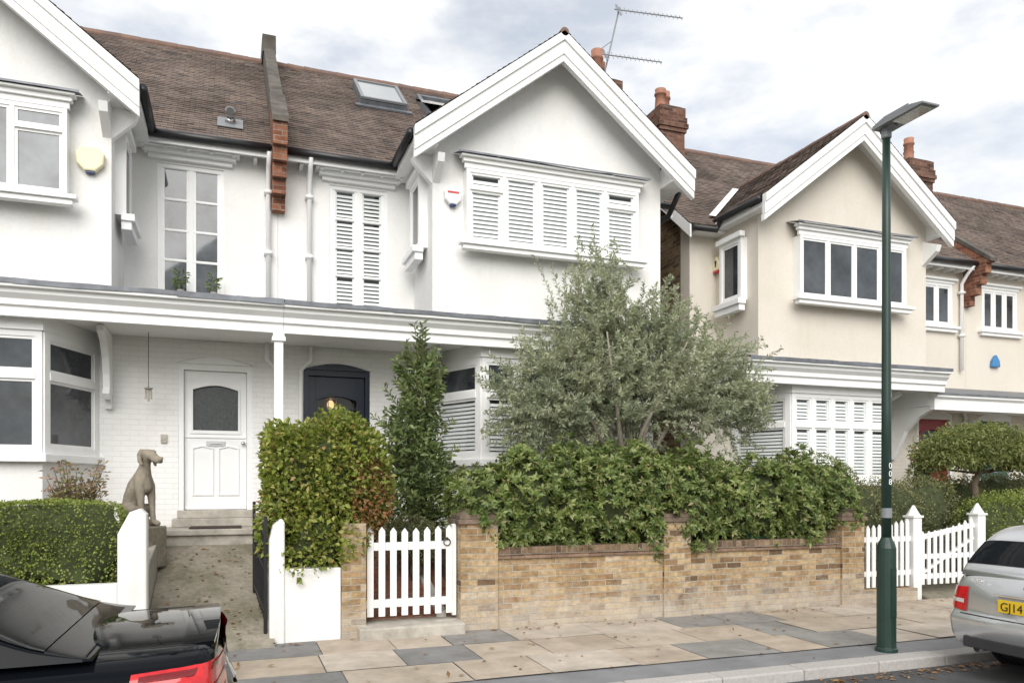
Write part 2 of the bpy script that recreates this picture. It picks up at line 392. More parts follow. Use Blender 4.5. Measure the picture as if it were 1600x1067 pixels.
def shrub(name, label, cat, ells, base, mat, n, L, W, coremat=None, k=.72, power=2.0, jit=.8, whorl=0, stem=True, group=None, shell=(.72,1.06), core_ells=None):
    t = thing(name, label, cat, base, group)
    if whorl:
        P, Nn = blob(n, ells, shell, power=power)
        ax = unit(Nn+rng.normal(size=Nn.shape)*.45+np.array([0,0,.45]))
        a = unit(np.cross(ax, rdirs(len(P)))); b = np.cross(ax, a)
        PP, AA, SS = [], [], []
        for w in range(whorl):
            th = 2*math.pi*w/whorl+rng.uniform(-.3,.3,len(P)); tilt = rng.uniform(.15,.85,len(P))
            rad = a*np.cos(th)[:,None]+b*np.sin(th)[:,None]
            A = rad*np.cos(tilt)[:,None]+ax*np.sin(tilt)[:,None]
            PP.append(P-ax*rng.uniform(0,.05,(len(P),1))); AA.append(A); SS.append(unit(np.cross(ax, rad)))
        P = np.concatenate(PP); A = np.concatenate(AA); S = np.concatenate(SS)
        leaves('foliage', mat, t, P, A, rng.uniform(.7,1.2,len(P))*L, rng.uniform(.8,1.2,len(P))*W, .12, .1, S)
    else:
        P, Nn = blob(n, ells, shell, power=power)
        A = unit(Nn+rng.normal(size=Nn.shape)*jit+np.array([0,0,.1]))
        leaves('foliage', mat, t, P, A, rng.uniform(.6,1.25,n)[:len(P)]*L, rng.uniform(.7,1.2,n)[:len(P)]*W)
    core('shade_core', core_ells or ells, t, k, coremat, power)  # solid filler painted dark as inner shade, also stops see-through; no modelled twigs
    if stem:
        mb = MB(); e = ells[0]
        for q in range(3):
            mb.tube([(base[0]+random.uniform(-.08,.08), base[1]+random.uniform(-.05,.05), base[2]-.05), (base[0]+random.uniform(-.1,.1), base[1], (base[2]+e[2])/2), (e[0]+random.uniform(-.2,.2), e[1], e[2])], [.03,.025,.012], 6)
        mb.build('stem', BARK, t, smooth=True)
    return t
# ------------------------------------------------------------------ text
def text(name, body, size, mat, parent, loc, rot, ext=.0015, align='CENTER'):
    cu = bpy.data.curves.new(name, 'FONT'); cu.body = body; cu.size = size; cu.extrude = ext; cu.align_x = align; cu.align_y = 'CENTER'
    o = bpy.data.objects.new(name+'_curve', cu); C.objects.link(o)
    dg = bpy.context.evaluated_depsgraph_get(); dg.update()
    me = bpy.data.meshes.new_from_object(o.evaluated_get(dg)); me.name = name
    bpy.data.objects.remove(o); me.materials.clear(); me.materials.append(mat)
    t = bpy.data.objects.new(name, me); C.objects.link(t); t.location = loc; t.rotation_euler = rot
    if parent is not None:
        t.parent = parent; t.location = Vector(loc)-ORG.get(parent.name, Vector())
    return t
# ------------------------------------------------------------------ windows
def window(H, parent, O, U, Nv, w, h, cols, fw=.06, sash=.04, proud=.03, depth=.07, shut=False, sill=None, head=None, trw=None, glass=None, slat=.06, cover=.78, shutrows=None, name='window'):
    M = H @ Matrix(((U[0],Nv[0],0,O[0]),(U[1],Nv[1],0,O[1]),(0,0,1,O[2]),(0,0,0,1)))
    fr = MB(M); pn = MB(M); pd = MB(M); sh = MB(M)
    trw = trw or fw
    fr.box(0,fw,-depth,proud,0,h); fr.box(w-fw,w,-depth,proud,0,h)
    fr.box(fw,w-fw,-depth,proud-.002,h-fw,h); fr.box(fw,w-fw,-depth,proud-.002,0,fw)
    n = len(cols); cw = (w-fw*(n+1))/n
    for i, c in enumerate(cols):
        x0 = fw+i*(cw+fw); x1 = x0+cw
        if i < n-1: fr.box(x1,x1+fw,-depth,proud-.004,fw,h-fw)
        zs = [fw]+[h*q for q in c]+[h-fw]
        for j in range(len(zs)-1):
            z0 = zs[j]+(trw/2 if j else 0); z1 = zs[j+1]-(trw/2 if j < len(zs)-2 else 0)
            if j < len(zs)-2: fr.box(x0,x1,-depth*.5,proud-.012 if trw < fw else proud+.012,z1,z1+trw)
            b = proud-.016; s2 = sash
            if sash:
                fr.box(x0,x0+sash,-.03,b,z0,z1); fr.box(x1-sash,x1,-.03,b,z0,z1)
                s2 = sash if trw >= fw else sash*.25
                fr.box(x0+sash,x1-sash,-.03,b-.001,z0,z0+s2); fr.box(x0+sash,x1-sash,-.03,b-.001,z1-s2,z1)
            a0, a1, b0, b1 = x0+sash, x1-sash, z0+.01, z1-.01
            d = proud-.03
            lit = shut and (shutrows is None or j in shutrows)
            (pn if (lit or not shut) else pd).face([(a0,d,b0),(a1,d,b0),(a1,d,b1),(a0,d,b1)])
            if lit:
                b0 += s2; b1 -= s2
                sh.box(a0,a0+.025,d-.036,d-.008,b0,b1); sh.box(a1-.025,a1,d-.036,d-.008,b0,b1)
                z = b0+.01
                while z+.05 < b1:
                    sh.face([(a0+.025,d-.01,z),(a1-.025,d-.01,z),(a1-.025,d-.036,z+slat*cover),(a0+.025,d-.036,z+slat*cover)]); z += slat
    o = fr.build(name, TRIM, parent)
    pn.build('pane', glass or (GLASSC if shut else GLASS), o, recalc=False)
    if pd.f: pd.build('pane', GLASS, o, recalc=False)
    if shut:
        sh.build('shutter', SHUT, o, recalc=False)
        q = MB(M); q.box(fw,w-fw,-depth-.01,-depth+.012,fw,h-fw); q.build('room_shade_sheet', DARKIN, o)  # flat dark backing so slat gaps look shaded; no room is built
    if sill:
        q = MB(M); e, dd, hh = sill
        q.box(-e,w+e,-.02,dd,-hh*.45,0); q.box(-e*.6,w+e*.6,-.02,dd*.72,-hh,-hh*.45)
        q.build('sill', TRIM, o, bev=.006)
    if head:
        q = MB(M)
        for (z0,z1,d,e) in head: q.box(-e,w+e,-.02,d,h+z0,h+z1)
        q.build('cornice', TRIM, o, bev=.005)
    return o
# ------------------------------------------------------------------ roof tiles
def tile_slope(mb, O, A, B, rng_fn, length, course=.1, tw=.165):
    O = Vector(O); A = Vector(A); B = Vector(B); Nn = A.cross(B)
    if Nn.z < 0: Nn = -Nn
    i = 0; v = 0.0
    while v < length-.02:
        a0, a1 = rng_fn(v); v1 = min(v+course*1.12, length)
        x = a0-(tw/2 if i % 2 else 0)
        while x < a1:
            l = max(x, a0); r = min(x+tw-.004, a1)
            if r-l > .02:
                j = random.uniform(-.004,.004); hl = .017+random.uniform(-.003,.005); hr = hl+random.uniform(-.002,.002)
                if random.random() < .012: hl += .012
                p = [mb.pt(O+A*l+B*(v+j)+Nn*hl), mb.pt(O+A*r+B*(v+j)+Nn*hr), mb.pt(O+A*r+B*v1+Nn*.008), mb.pt(O+A*l+B*v1+Nn*.008),
                     mb.pt(O+A*l+B*(v+j)+Nn*(-.01)), mb.pt(O+A*r+B*(v+j)+Nn*(-.01))]
                mb.f.append([p[0],p[1],p[2],p[3]]); mb.f.append([p[4],p[5],p[1],p[0]])
            x += tw
        v += course; i += 1
    a0, a1 = rng_fn(0); b0, b1 = rng_fn(length)
    mb.face([O+A*a0-Nn*.012, O+A*a1-Nn*.012, O+A*b1+B*length-Nn*.012, O+A*b0+B*length-Nn*.012])
EZ, EY, RY, GR = 6.63, 11.7, 15.5, .83      # eave height, eave depth, ridge depth, pitch
RZ = EZ+(RY-EY)*GR
GA, GP, GF = 8.37, .775, 10.33      # gable apex, pitch, front depth
def roofz(Y): return EZ+(Y-EY)*GR
def chimney(parent, x0,x1,y0,y1,z0,z1,pots):
    mb = MB(); mb.box(x0,x1,y0,y1,z0,z1-.5)
    for k,(e,a,b) in enumerate(((.03,.5,.42),(.06,.42,.33),(.04,.33,.2),(.015,.2,.0))): mb.box(x0-e,x1+e,y0-e,y1+e,z1-a,z1-b)
    o = mb.build('chimney', CHIMB, parent)
    q = MB(); q.prism([(x0-.02,y0-.02,z1),(x1+.02,y0-.02,z1),(x1-.08,y0+.08,z1+.07),(x0+.08,y0+.08,z1+.07)],(0,y1-y0+.04,0)); q.build('flaunching', CAPR, o)
    for (cx,cy,hh) in pots:
        p = MB(); p.lathe([(.13,0),(.115,.06),(.1,hh*.7),(.125,hh*.72),(.125,hh*.8),(.105,hh*.82),(.115,hh),(.085,hh),(.08,hh-.1)], (cx,cy,z1+.02), 14)
        p.build('chimney_pot', POT, o, smooth=True)
    return o
ARC = .1
def door(H, parent, s0, s1, z0, z1, Y, mat, kind):
    M = H; w = s1-s0
    j = MB(M); jm = NAVY if kind == 'navy' else TRIM
    j.box(s0-.07,s0,Y-.12,Y+.06,z0-.02,z1+.09); j.box(s1,s1+.07,Y-.12,Y+.06,z0-.02,z1+.09); j.box(s0,s1,Y-.118,Y+.06,z1,z1+.09)
    n = 12; b0, b1 = s0-.065, s1+.065
    j.prism([(b0+(b1-b0)*k/n, 11.975, z1+.088+ARC*math.sin(math.pi*k/n)) for k in range(n+1)], (0,.06,0))
    d = MB(M)
    gz0, gz1 = z0+.57*(z1-z0), z0+.905*(z1-z0); a0, a1 = s0+.125*w, s1-.125*w
    if kind == 'navy': gz0, gz1, a0, a1 = z0+.45*(z1-z0), z0+.86*(z1-z0), s0+.13*w, s1-.13*w
    d.box(s0+.004,a0,Y-.05,Y,z0,z1-.004); d.box(a1,s1-.004,Y-.05,Y,z0,z1-.004)
    d.box(a0,a1,Y-.05,Y,z0,gz0)
    ar = .07; n = 10
    top = [(a0+(a1-a0)*k/n, Y-.05, gz1-ar+ar*math.sin(math.pi*k/n)) for k in range(n+1)]
    d.prism(top+[(a1,Y-.05,z1-.004),(a0,Y-.05,z1-.004)], (0,.05,0))
    bd = lambda x0,x1,zz0,zz1: (d.box(x0,x1,Y-.068,Y-.049,zz0,zz1))
    for k in range(n):
        p, q = top[k], top[k+1]; d.bar((p[0],Y-.06,p[2]-.005),(q[0],Y-.06,q[2]-.005),.03,.03,(0,1,0))
    bd(a0-.015,a0+.015,gz0,gz1-ar); bd(a1-.015,a1+.015,gz0,gz1-ar); bd(a0-.03,a1+.03,gz0-.05,gz0)
    lz0, lz1 = z0+.1*(z1-z0), z0+.44*(z1-z0); mid = (s0+s1)/2
    if kind == 'navy': lz1 = z0+.38*(z1-z0)
    for (x0,x1) in ((a0,mid-.03),(mid+.03,a1)):
        bd(x0,x0+.022,lz0,lz1); bd(x1-.022,x1,lz0,lz1); bd(x0+.022,x1-.022,lz0,lz0+.022)
        c = (x0+x1)/2
        d.bar((x0,Y-.058,lz1),(c,Y-.058,lz1+.035),.02,.022,(0,1,0)); d.bar((c,Y-.058,lz1+.035),(x1,Y-.058,lz1),.02,.022,(0,1,0))
    bd(s0+.02,s1-.02,z0+.515*(z1-z0),z0+.53*(z1-z0)); bd(s0+.01,s1-.01,z0,z0+.05)
    o = d.build('door', mat, parent, bev=.003)
    j.build('door_frame', jm, o)
    p = MB(M); p.face([(a0,Y-.02,gz0),(a1,Y-.02,gz0)]+[(q[0],Y-.02,q[2]) for q in top[::-1]])
    p.build('pane', GLASSC if kind == 'navy' else GLASSO, o, recalc=False)
    k = MB(M); hx = s0+.06*w
    k.lathe([(.012,0),(.012,-.03),(.028,-.05),(.03,-.065),(.018,-.08)], (hx,Y-.05,z0+.48*(z1-z0)), 12, 'y'); k.build('handle', STEEL, o, smooth=True)
    l = MB(M); l.box(mid-.13,mid+.13,Y-.066,Y-.049,z0+.455*(z1-z0),z0+.495*(z1-z0)); l.bar((mid-.08,Y-.079,z0+.475*(z1-z0)),(mid+.08,Y-.079,z0+.475*(z1-z0)),.02,.014); l.build('letterbox', STEEL, o, bev=.004)
    return o
# ------------------------------------------------------------------ the house
def house(px0, sgn, dz, g, st):
    H = Matrix(((sgn,0,0,px0),(0,1,0,0),(0,0,1,dz),(0,0,0,1)))
    t = thing('house', st['label'], 'house', (px0+sgn*3.2, 12, 0), st.get('group'))
    mb = lambda: MB(H)
    GH = st.get('gh', 2.22)
    wm, gm = st['wall'], st['brick']; W2 = 1.88; outer = g+2.45
    q = mb(); Y0, Y1 = 12, 12.3
    q.box(0.002,.37,Y0,Y1,-.2,4.0); q.box(1.37,outer,Y0,Y1,-.2,4.0); q.box(.37,1.37,Y0,Y1,3.46,4.0); q.box(.37,1.37,Y0,Y1,-.2,1.3)
    q.build('wall', gm, t)
    q = mb()
    f0, f1, fz0, fz1 = st['up']
    q.box(0.002,f0,Y0,Y1,4.0,6.85); q.box(f1,outer,Y0,Y1,4.0,6.85); q.box(f0,f1,Y0,Y1,fz1,6.85); q.box(f0,f1,Y0,Y1,4.0,fz0)
    q.build('wall', wm, t)
    q = mb(); ez = GA-W2*GP-.1
    q.prism([(g-W2,10.8,3.8),(g+W2,10.8,3.8),(g+W2,10.8,ez),(g,10.8,GA-.1),(g-W2,10.8,ez)], (0,.3,0))
    q.box(g-W2,g-W2+.25,11.1,12,3.8,ez-.01); q.box(g+W2-.25,g+W2,11.1,12,3.8,ez-.01)
    q.build('gable', wm, t)
    q = mb()
    q.prism([(outer-.02,12.3,-.2),(outer-.02,19.3,-.2),(outer-.02,19.3,roofz(11.7)-.1),(outer-.02,15.5,RZ-.12),(outer-.02,12.3,roofz(12.3)-.12)], (-.25,0,0))
    q.build('side_wall', STOCKS, t)
    q = mb(); q.box(0.002,outer-.3,19,19.3,-.2,6.6); q.build('back_wall', STOCKS, t)
    # roof
    q = mb(); cb = 1/math.sqrt(1+GR*GR); sl = (RY-EY)/cb
    tile_slope(q, (0.02,EY,EZ), (1,0,0), (0,cb,cb*GR), lambda v: (0, outer+.18), sl)
    q.face([(0.02,RY,RZ),(outer+.2,RY,RZ),(outer+.2,19.5,roofz(11.5)),(0.02,19.5,roofz(11.5))])
    cg = 1/math.sqrt(1+GP*GP); gl = GH/cg; gz = GA-GH*GP
    def back(v):
        z = gz+v*cg*GP
        return (0, max(11.75, EY+(z-EZ)/GR+.08)-GF)
    tile_slope(q, (g-GH,GF,gz), (0,1,0), (cg,0,cg*GP), back, gl)
    tile_slope(q, (g+GH,GF,gz), (0,1,0), (-cg,0,cg*GP), back, gl)
    roof = q.build('roof', TILE, t, recalc=False)
    q = mb(); x = 0.05
    while x < outer+.15:
        q.tube([(x,RY,RZ-.02),(min(x+.312,outer+.2),RY,RZ-.02)], [random.uniform(.09,.1),random.uniform(.085,.095)], 10); x += .31
    q.build('ridge', RIDGE, roof)
    q = mb(); y = GF
    yb = EY+(GA-EZ)/GR+.1
    while y < yb:
        q.tube([(g,y,GA-.02),(g,min(y+.312,yb),GA-.02)], [random.uniform(.065,.075),random.uniform(.06,.07)], 10); y += .31
    q.build('ridge', RIDGE, roof)
    # bargeboards, stepped
    q = mb(); k = 0
    for (a,b,yf) in ((.0,.1,GF+.0),(.1,.25,GF+.03),(.25,.33,GF+.05)):
        for sg in (-1,1):
            x0 = g+sg*(GH+.02)
            poly = [(g,yf,GA-a*1.3),(x0,yf,gz-.02-a*1.3),(x0,yf,gz-.02-b*1.3),(g,yf,GA-b*1.3)]
            if sg > 0: poly = [(p[0]+.0006,p[1],p[2]) for p in poly]
            q.prism(poly, (0,.1+.003*k-.03*(a>0),0)); k += 1
    q.build('bargeboard', TRIM, t)
    q = mb()
    for sg in (-1,1):
        q.prism([(g,GF+.12,GA-.09),(g+sg*GH,GF+.12,gz-.09),(g+sg*GH,GF+.12,gz-.12),(g,GF+.12,GA-.12)], (0,10.8-GF-.122,0))
        q.prism([(g+sg*GH,GF+.11,gz-.06),(g+sg*GH,GF+.11,gz-.2),(g+sg*W2,GF+.11,gz-.2),(g+sg*W2,GF+.11,gz+.1)], (0,12-GF-.13,0))
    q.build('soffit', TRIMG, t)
    q = mb(); q.prism([(outer+.17,EY-.02,EZ-.03),(outer+.17,RY,RZ-.03),(outer+.17,RY,RZ-.25),(outer+.17,EY-.02,EZ-.25)], (.03,0,0)); q.build('verge_board', TRIM, t)
    # eaves and gutters
    q = mb(); q.box(0.12,g-GH+.1,EY-.0,12,EZ-.1,EZ-.06); q.box(0.12,g-GH+.1,EY-.0,EY+.03,EZ-.18,EZ-.1)
    x = .3
    while x < g-W2-.05:
        q.box(x,x+.05,EY+.06,12,EZ-.2,EZ-.1); x += .3
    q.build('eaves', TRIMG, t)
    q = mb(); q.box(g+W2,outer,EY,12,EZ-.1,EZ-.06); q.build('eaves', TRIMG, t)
    q = mb(); q.tube([(.12,EY-.05,EZ-.06),(g-GH,EY-.05,EZ-.07)], .058, 10); q.tube([(g-GH-.05,GF+.12,gz-.07),(g-GH-.05,11.6,gz-.06),(g-GH-.02,11.68,EZ-.08)], [.058,.058,.05], 10)
    q.build('gutter', BLACKP, t, smooth=True)
    q = mb(); q.tube([(g+GH+.05,GF+.12,gz-.07),(g+GH+.05,11.55,gz-.06),(g+GH+.06,11.65,EZ-.08),(outer+.15,EY-.05,EZ-.08)], .055, 10)
    q.build('gutter', BLACKP, t, smooth=True)
    # canopy and lead
    e1 = g+2.25; e0 = g-2.2 if st.get('porchlow') else 0.002
    q = mb(); q.prism([(e0,11.99,3.79),(e0,10.76,3.79),(e0,10.76,3.72),(e0,10.67,3.72),(e0,10.67,3.83),(e0,10.63,3.85),(e0,10.63,3.92),(e0,10.57,3.98),(e0,10.57,4.03),(e0,10.5,4.04),(e0,10.5,4.1),(e0,11.99,4.36)], (e1-e0,0,0))
    q.build('canopy', TRIM, t)
    q = mb(); x = e0+.002
    while x < e1:
        l = min(random.uniform(.5,.75), e1-x+.02); a = random.uniform(-.012,.012); b = random.uniform(-.012,.012)
        yf = 10.485-random.uniform(0,.012)
        ids = [[q.pt((x+l*k/3, yf, 4.07+a+(b-a)*k/3)), q.pt((x+l*k/3, yf-.002, 4.122+random.uniform(0,.012))), q.pt((x+l*k/3, 11.985, 4.385))] for k in range(4)]
        for A, B in zip(ids, ids[1:]): q.f.append([A[0],B[0],B[1],A[1]]); q.f.append([A[1],B[1],B[2],A[2]])
        x += l
    q.build('lead_flashing', LEAD, t, recalc=False)
    if st.get('porchlow'):
        p1 = g-2.21
        q = mb(); q.prism([(.003,11.99,3.5),(.003,11.0,3.5),(.003,11.0,3.42),(.003,10.9,3.42),(.003,10.9,3.62),(.003,10.84,3.66),(.003,10.84,3.72),(.003,11.99,4.0)], (p1-.003,0,0)); q.build('porch_canopy', TRIM, t)
        q = mb(); q.face([(.004,10.82,3.735),(p1,10.82,3.735),(p1,11.985,4.02),(.004,11.985,4.02)]); q.face([(.004,10.82,3.70),(p1,10.82,3.70),(p1,10.82,3.735),(.004,10.82,3.735)]); q.build('lead_flashing', LEAD, t, recalc=False)
        q = mb(); bs2 = p1-.12
        q.prism([(bs2,y,z) for y,z in ((12,3.5),(11.0,3.5),(11.02,3.42),(11.3,3.3),(11.6,3.05),(11.8,2.7),(11.9,2.5),(12,2.5))], (.1,0,0)); q.build('bracket', TRIM, t, bev=.008)
    q = mb(); bs = g-1.74
    prof = [(12,3.78),(11.2,3.78),(11.2,3.7),(11.45,3.6),(11.62,3.42),(11.7,3.2),(11.72,3.02),(11.66,2.94),(11.74,2.86),(11.86,2.88),(11.9,2.75),(12,2.75)]
    q.prism([(bs,y,z) for y,z in prof], (.09,0,0)); q.build('bracket', TRIM, t, bev=.008)
    # bay window on the ground floor
    ca, cb2 = g-1.54, g-1.10; da, db = g+1.10, g+1.54
    q = mb(); q.prism([(ca,12,-.2),(cb2,10.92,-.2),(da,10.92,-.2),(db,12,-.2)], (0,0,2.18)); q.build('wall', wm, t)
    q = mb(); q.prism([(ca-.1,12,1.98),(cb2-.06,10.8,1.98),(da+.06,10.8,1.98),(db+.1,12,1.98)], (0,0,.1)); q.build('sill', TRIM, t, bev=.008)
    q = mb(); q.prism([(ca-.03,12,3.6),(cb2-.02,10.86,3.6),(da+.02,10.86,3.6),(db+.03,12,3.6)], (0,0,.187)); q.build('bay_head', TRIM, t)
    L = math.hypot(.44,1.08); U = (.44/L,-1.08/L)
    nfront = st.get('baycols', 4)
    kw = dict(shut=st['shutg'], shutrows=st.get('shutrows'), cover=.8, sash=.035, trw=.1)
    window(H, t, (ca,12,2.08), (U[0],U[1]), (U[1],-U[0]), L, 1.52, [[.64]]*1, fw=.1, **kw)
    window(H, t, (cb2,10.92,2.08), (1,0), (0,-1), da-cb2, 1.52, [[.64]]*nfront, fw=.075, **kw)
    window(H, t, (da,10.92,2.08), (U[0],-U[1]), (-U[1],-U[0]), L, 1.52, [[.64]]*1, fw=.1, **kw)
    # first floor window of the gable
    cols = st['gcols']; gw = st.get('gw', 2.8)
    window(H, t, (g-gw/2-.02,10.64,5.2), (1,0), (0,-1), gw, 1.06, cols, fw=.05, sash=.032, shut=st['shut'], glass=st.get('gglass'), depth=.16, cover=.95, sill=(.12,.13,.12), head=[(0,.08,.035,.03),(.08,.14,.07,.06),(.14,.17,.12,.1)], slat=.062)
    q = mb(); x = g-gw/2-.17; xe = g+gw/2+.13
    while x < xe-.02:
        l = min(.62, xe-x); q.face([(x,10.49,6.43+random.uniform(-.01,.012)),(x+l,10.49,6.43+random.uniform(-.01,.012)),(x+l,10.79,6.52),(x,10.79,6.52)])
        q.face([(x,10.49,6.432),(x+l,10.49,6.432),(x+l,10.49,6.458),(x,10.49,6.458)]); x += l
    q.build('lead_hood', LEAD, t, recalc=False)
    for sd in st['ret']:
        O = (g-W2-.1,11.72,5.2) if sd < 0 else (g+W2+.1,11.72,5.2)
        window(H, t, O, (0,-1), (sd,0), .62, 1.08, [[]], fw=.07, depth=.1, sill=(.08,.14,.2), head=[(0,.09,.08,.05)])
    q = mb(); xx = g-W2; q.prism([(xx,10.82,6.05),(xx-.26,10.82,6.3),(xx-.3,10.82,6.38),(xx,10.82,6.5)], (0,.1,0)); q.prism([(xx,10.8,6.05),(xx,10.5,6.25),(xx,10.46,6.36),(xx,10.8,6.5)], (.1,0,0)); q.build('corbel', TRIM, t)
    if st['french']:
        window(H, t, (f0,12.05,fz0), (1,0), (0,-1), f1-f0, fz1-fz0, [[.27,.5,.735]]*2, fw=.055, sash=.036, trw=.018, depth=.1, shut=st['shut'], glass=None if st['shut'] else GLASSM, cover=.78, head=[(.04,.1,.12,.12),(.1,.16,.2,.17),(.16,.2,.28,.22)])
    else:
        window(H, t, (f0,12.02,fz0), (1,0), (0,-1), f1-f0, fz1-fz0, st['upcols'], fw=.06, depth=.1, shut=False, sill=(.12,.14,.12), head=[(0,.06,.05,.05),(.06,.1,.1,.1)])
    door(H, t, .44,1.30,1.34,3.36,12.13,st['doormat'],st['door'])
    q = mb(); n = 12; a0, a1 = .33, 1.41
    q.prism([(a0+(a1-a0)*k/n,11.982,3.45+ARC*math.sin(math.pi*k/n)) for k in range(n+1)]+[(a1-(a1-a0)*k/n+.03*(1-2*k/n),11.982,3.67+ARC*math.sin(math.pi*k/n)) for k in range(n+1)], (0,.03,0)); q.build('lintel', gm, t)
    q = mb(); q.box(0.004,2.25,11.15,11.98,.1,1.1); q.box(0.004,2.25,11.1,11.15,1.02,1.1); q.box(.3,1.44,11.72,12.14,1.1,1.22); q.box(.36,1.38,11.86,12.14,1.22,1.335); q.build('doorstep', STONE, t, bev=.012)
    for sx, top in st['pipes']:
        q = mb(); q.tube([(sx,EY-.05,EZ-.1),(sx,11.8,EZ-.25),(sx,11.93,EZ-.42),(sx,11.93,4.4)], .036, 10)
        for zz in (6.0,5.1): q.box(sx-.06,sx+.06,11.88,11.99,zz,zz+.05)
        q.build('downpipe', TRIM, t, smooth=True)
        q = mb(); q.tube([(sx+.02,11.9,3.78),(sx+.02,11.9,3.55),(sx-.12,11.94,3.42),(sx-.12,11.94,1.2)], .034, 10)
        q.build('downpipe', TRIM, t, smooth=True)
    return t, H
def partywall(parent, X, dz, up=.5, w=.1):
    M = Matrix.Translation((X,0,dz))
    q = MB(M)
    q.prism([(-w,11.4,6.55),(-w,11.4,roofz(11.4)+up),(-w,12.3,roofz(12.3)+up),(-w,12.3,6.55)], (2*w,0,0))
    q.box(-w,w,11.48,12.02,6.35,6.55); q.box(-w+.002,w-.002,11.58,12.02,6.15,6.35); q.box(-w+.004,w-.004,11.7,12.02,5.95,6.15); q.box(-w+.006,w-.006,11.85,12.02,5.75,5.95)
    q.build('corbel', REDB, parent)
    q = MB(M); v = w-.005; up2 = max(up-.28, .12)
    q.prism([(-v,12.3,7.0),(-v,12.3,roofz(12.3)+up+.03),(-v,15.2,RZ+up2),(-v,15.5,RZ+up2+.02),(-v,19.4,roofz(11.6)+up),(-v,19.4,6.4)], (2*v,0,0))
    q.prism([(-w-.015,11.36,roofz(11.4)+up-.02),(-w-.015,11.36,roofz(11.4)+up+.06),(-w-.015,12.31,roofz(12.3)+up+.07),(-w-.015,12.31,roofz(12.3)+up-.02)], (2*w+.03,0,0))
    if up > .4: q.prism([(-w-.02,14.9,RZ+up2-.3),(-w-.02,14.9,RZ+up2+.02),(-w-.02,15.2,RZ+up2+.1),(-w-.02,15.9,RZ+up2+.08),(-w-.02,15.9,RZ+up2-.3)], (2*w+.04,0,0))
    q.build('party_wall', CAPR, parent)
XP, XQ, DZ = .64, 14.6, -.3
left, HL = house(XP, -1, 0, 3.95, dict(label='white rendered house at the left edge with a white front door and dark glazed windows', wall=WHITE, brick=WBRICK, shut=False, shutg=False, gglass=GLASSP, up=(.757,1.643,4.42,6.29), french=True, ret=(-1,), gcols=[[.74],[],[],[],[.74]], doormat=TRIM, door='white', pipes=[(.14,0)]))
main, HM = house(XP, 1, 0, 3.95, dict(label='white rendered house in the middle with louvred shutters, navy front door and two roof windows', wall=WHITE, brick=WBRICK, shut=True, shutg=True, shutrows=(0,), up=(.757,1.643,4.42,6.29), french=True, ret=(-1,), gcols=[[.74],[],[],[],[.74]], doormat=NAVY, door='navy', pipes=[(.45,0)]))
right, HR = house(XQ, -1, DZ, 4.35, dict(label='cream house with a white trimmed gable behind the street lamp and a red front door', wall=CREAM, brick=CBRICK, gh=2.06, gw=2.36, porchlow=True, shut=False, shutg=True, up=(.4,1.25,5.3,6.2), upcols=[[],[]], french=False, ret=(1,), gcols=[[],[],[],[]], doormat=REDD, door='white', pipes=[(.2,0)], baycols=5))
far, HF = house(XQ, 1, DZ, 4.35, dict(label='cream rendered house at the right edge with a teal front door', wall=CREAM, brick=CBRICK, porchlow=True, shut=False, shutg=False, up=(.45,1.5,5.3,6.2), upcols=[[],[],[]], french=False, ret=(), gcols=[[],[],[],[]], doormat=TEAL, door='white', pipes=[]))
partywall(main, XP, 0); partywall(right, XQ, DZ, .2, .08)
chimney(main, 6.35,6.95,13.0,13.9,7.0,9.35,[(6.55,13.25,.62),(6.78,13.6,.6),(6.55,13.7,.45)])
chimney(right, 8.15,8.72,13.6,14.5,6.5,9.4,[(8.3,13.85,.42),(8.55,14.1,.52)])
chimney(far, 15.2,15.95,14.0,14.8,7,9.5,[(15.4,14.2,.55),(15.72,14.5,.5)])
q = MB(HR); g = 4.35
pts = []
for z in (6.85, 8.1):
    pts.append((g+(GA-z)/GP, EY+(z-EZ)/GR, z))
a, b = Vector(pts[0]), Vector(pts[1]); off = Vector((.12,0,0)); up = Vector((0,-.03,.06))
q.face([a+up-off*.2, a+up+off, b+up+off, b+up-off*.2])
q.build('valley_flashing', TRIMG, right, recalc=False)
q = MB(); q.box(.52,.635,10.62,10.735,.9,3.6); q.box(.49,.665,10.59,10.765,3.6,3.66); q.box(.505,.65,10.605,10.75,3.66,3.72); q.build('post', TRIM, main, bev=.006)
q = MB(HM); s0 = 3.95+1.98; q.tube([(3.95+2.3,10.9,6.5),(3.95+2.28,11.2,6.2),(s0+.05,11.6,6.0),(s0+.05,11.9,5.8),(s0+.05,11.9,2.0)], .045, 10); q.build('downpipe', BLACKP, main, smooth=True)
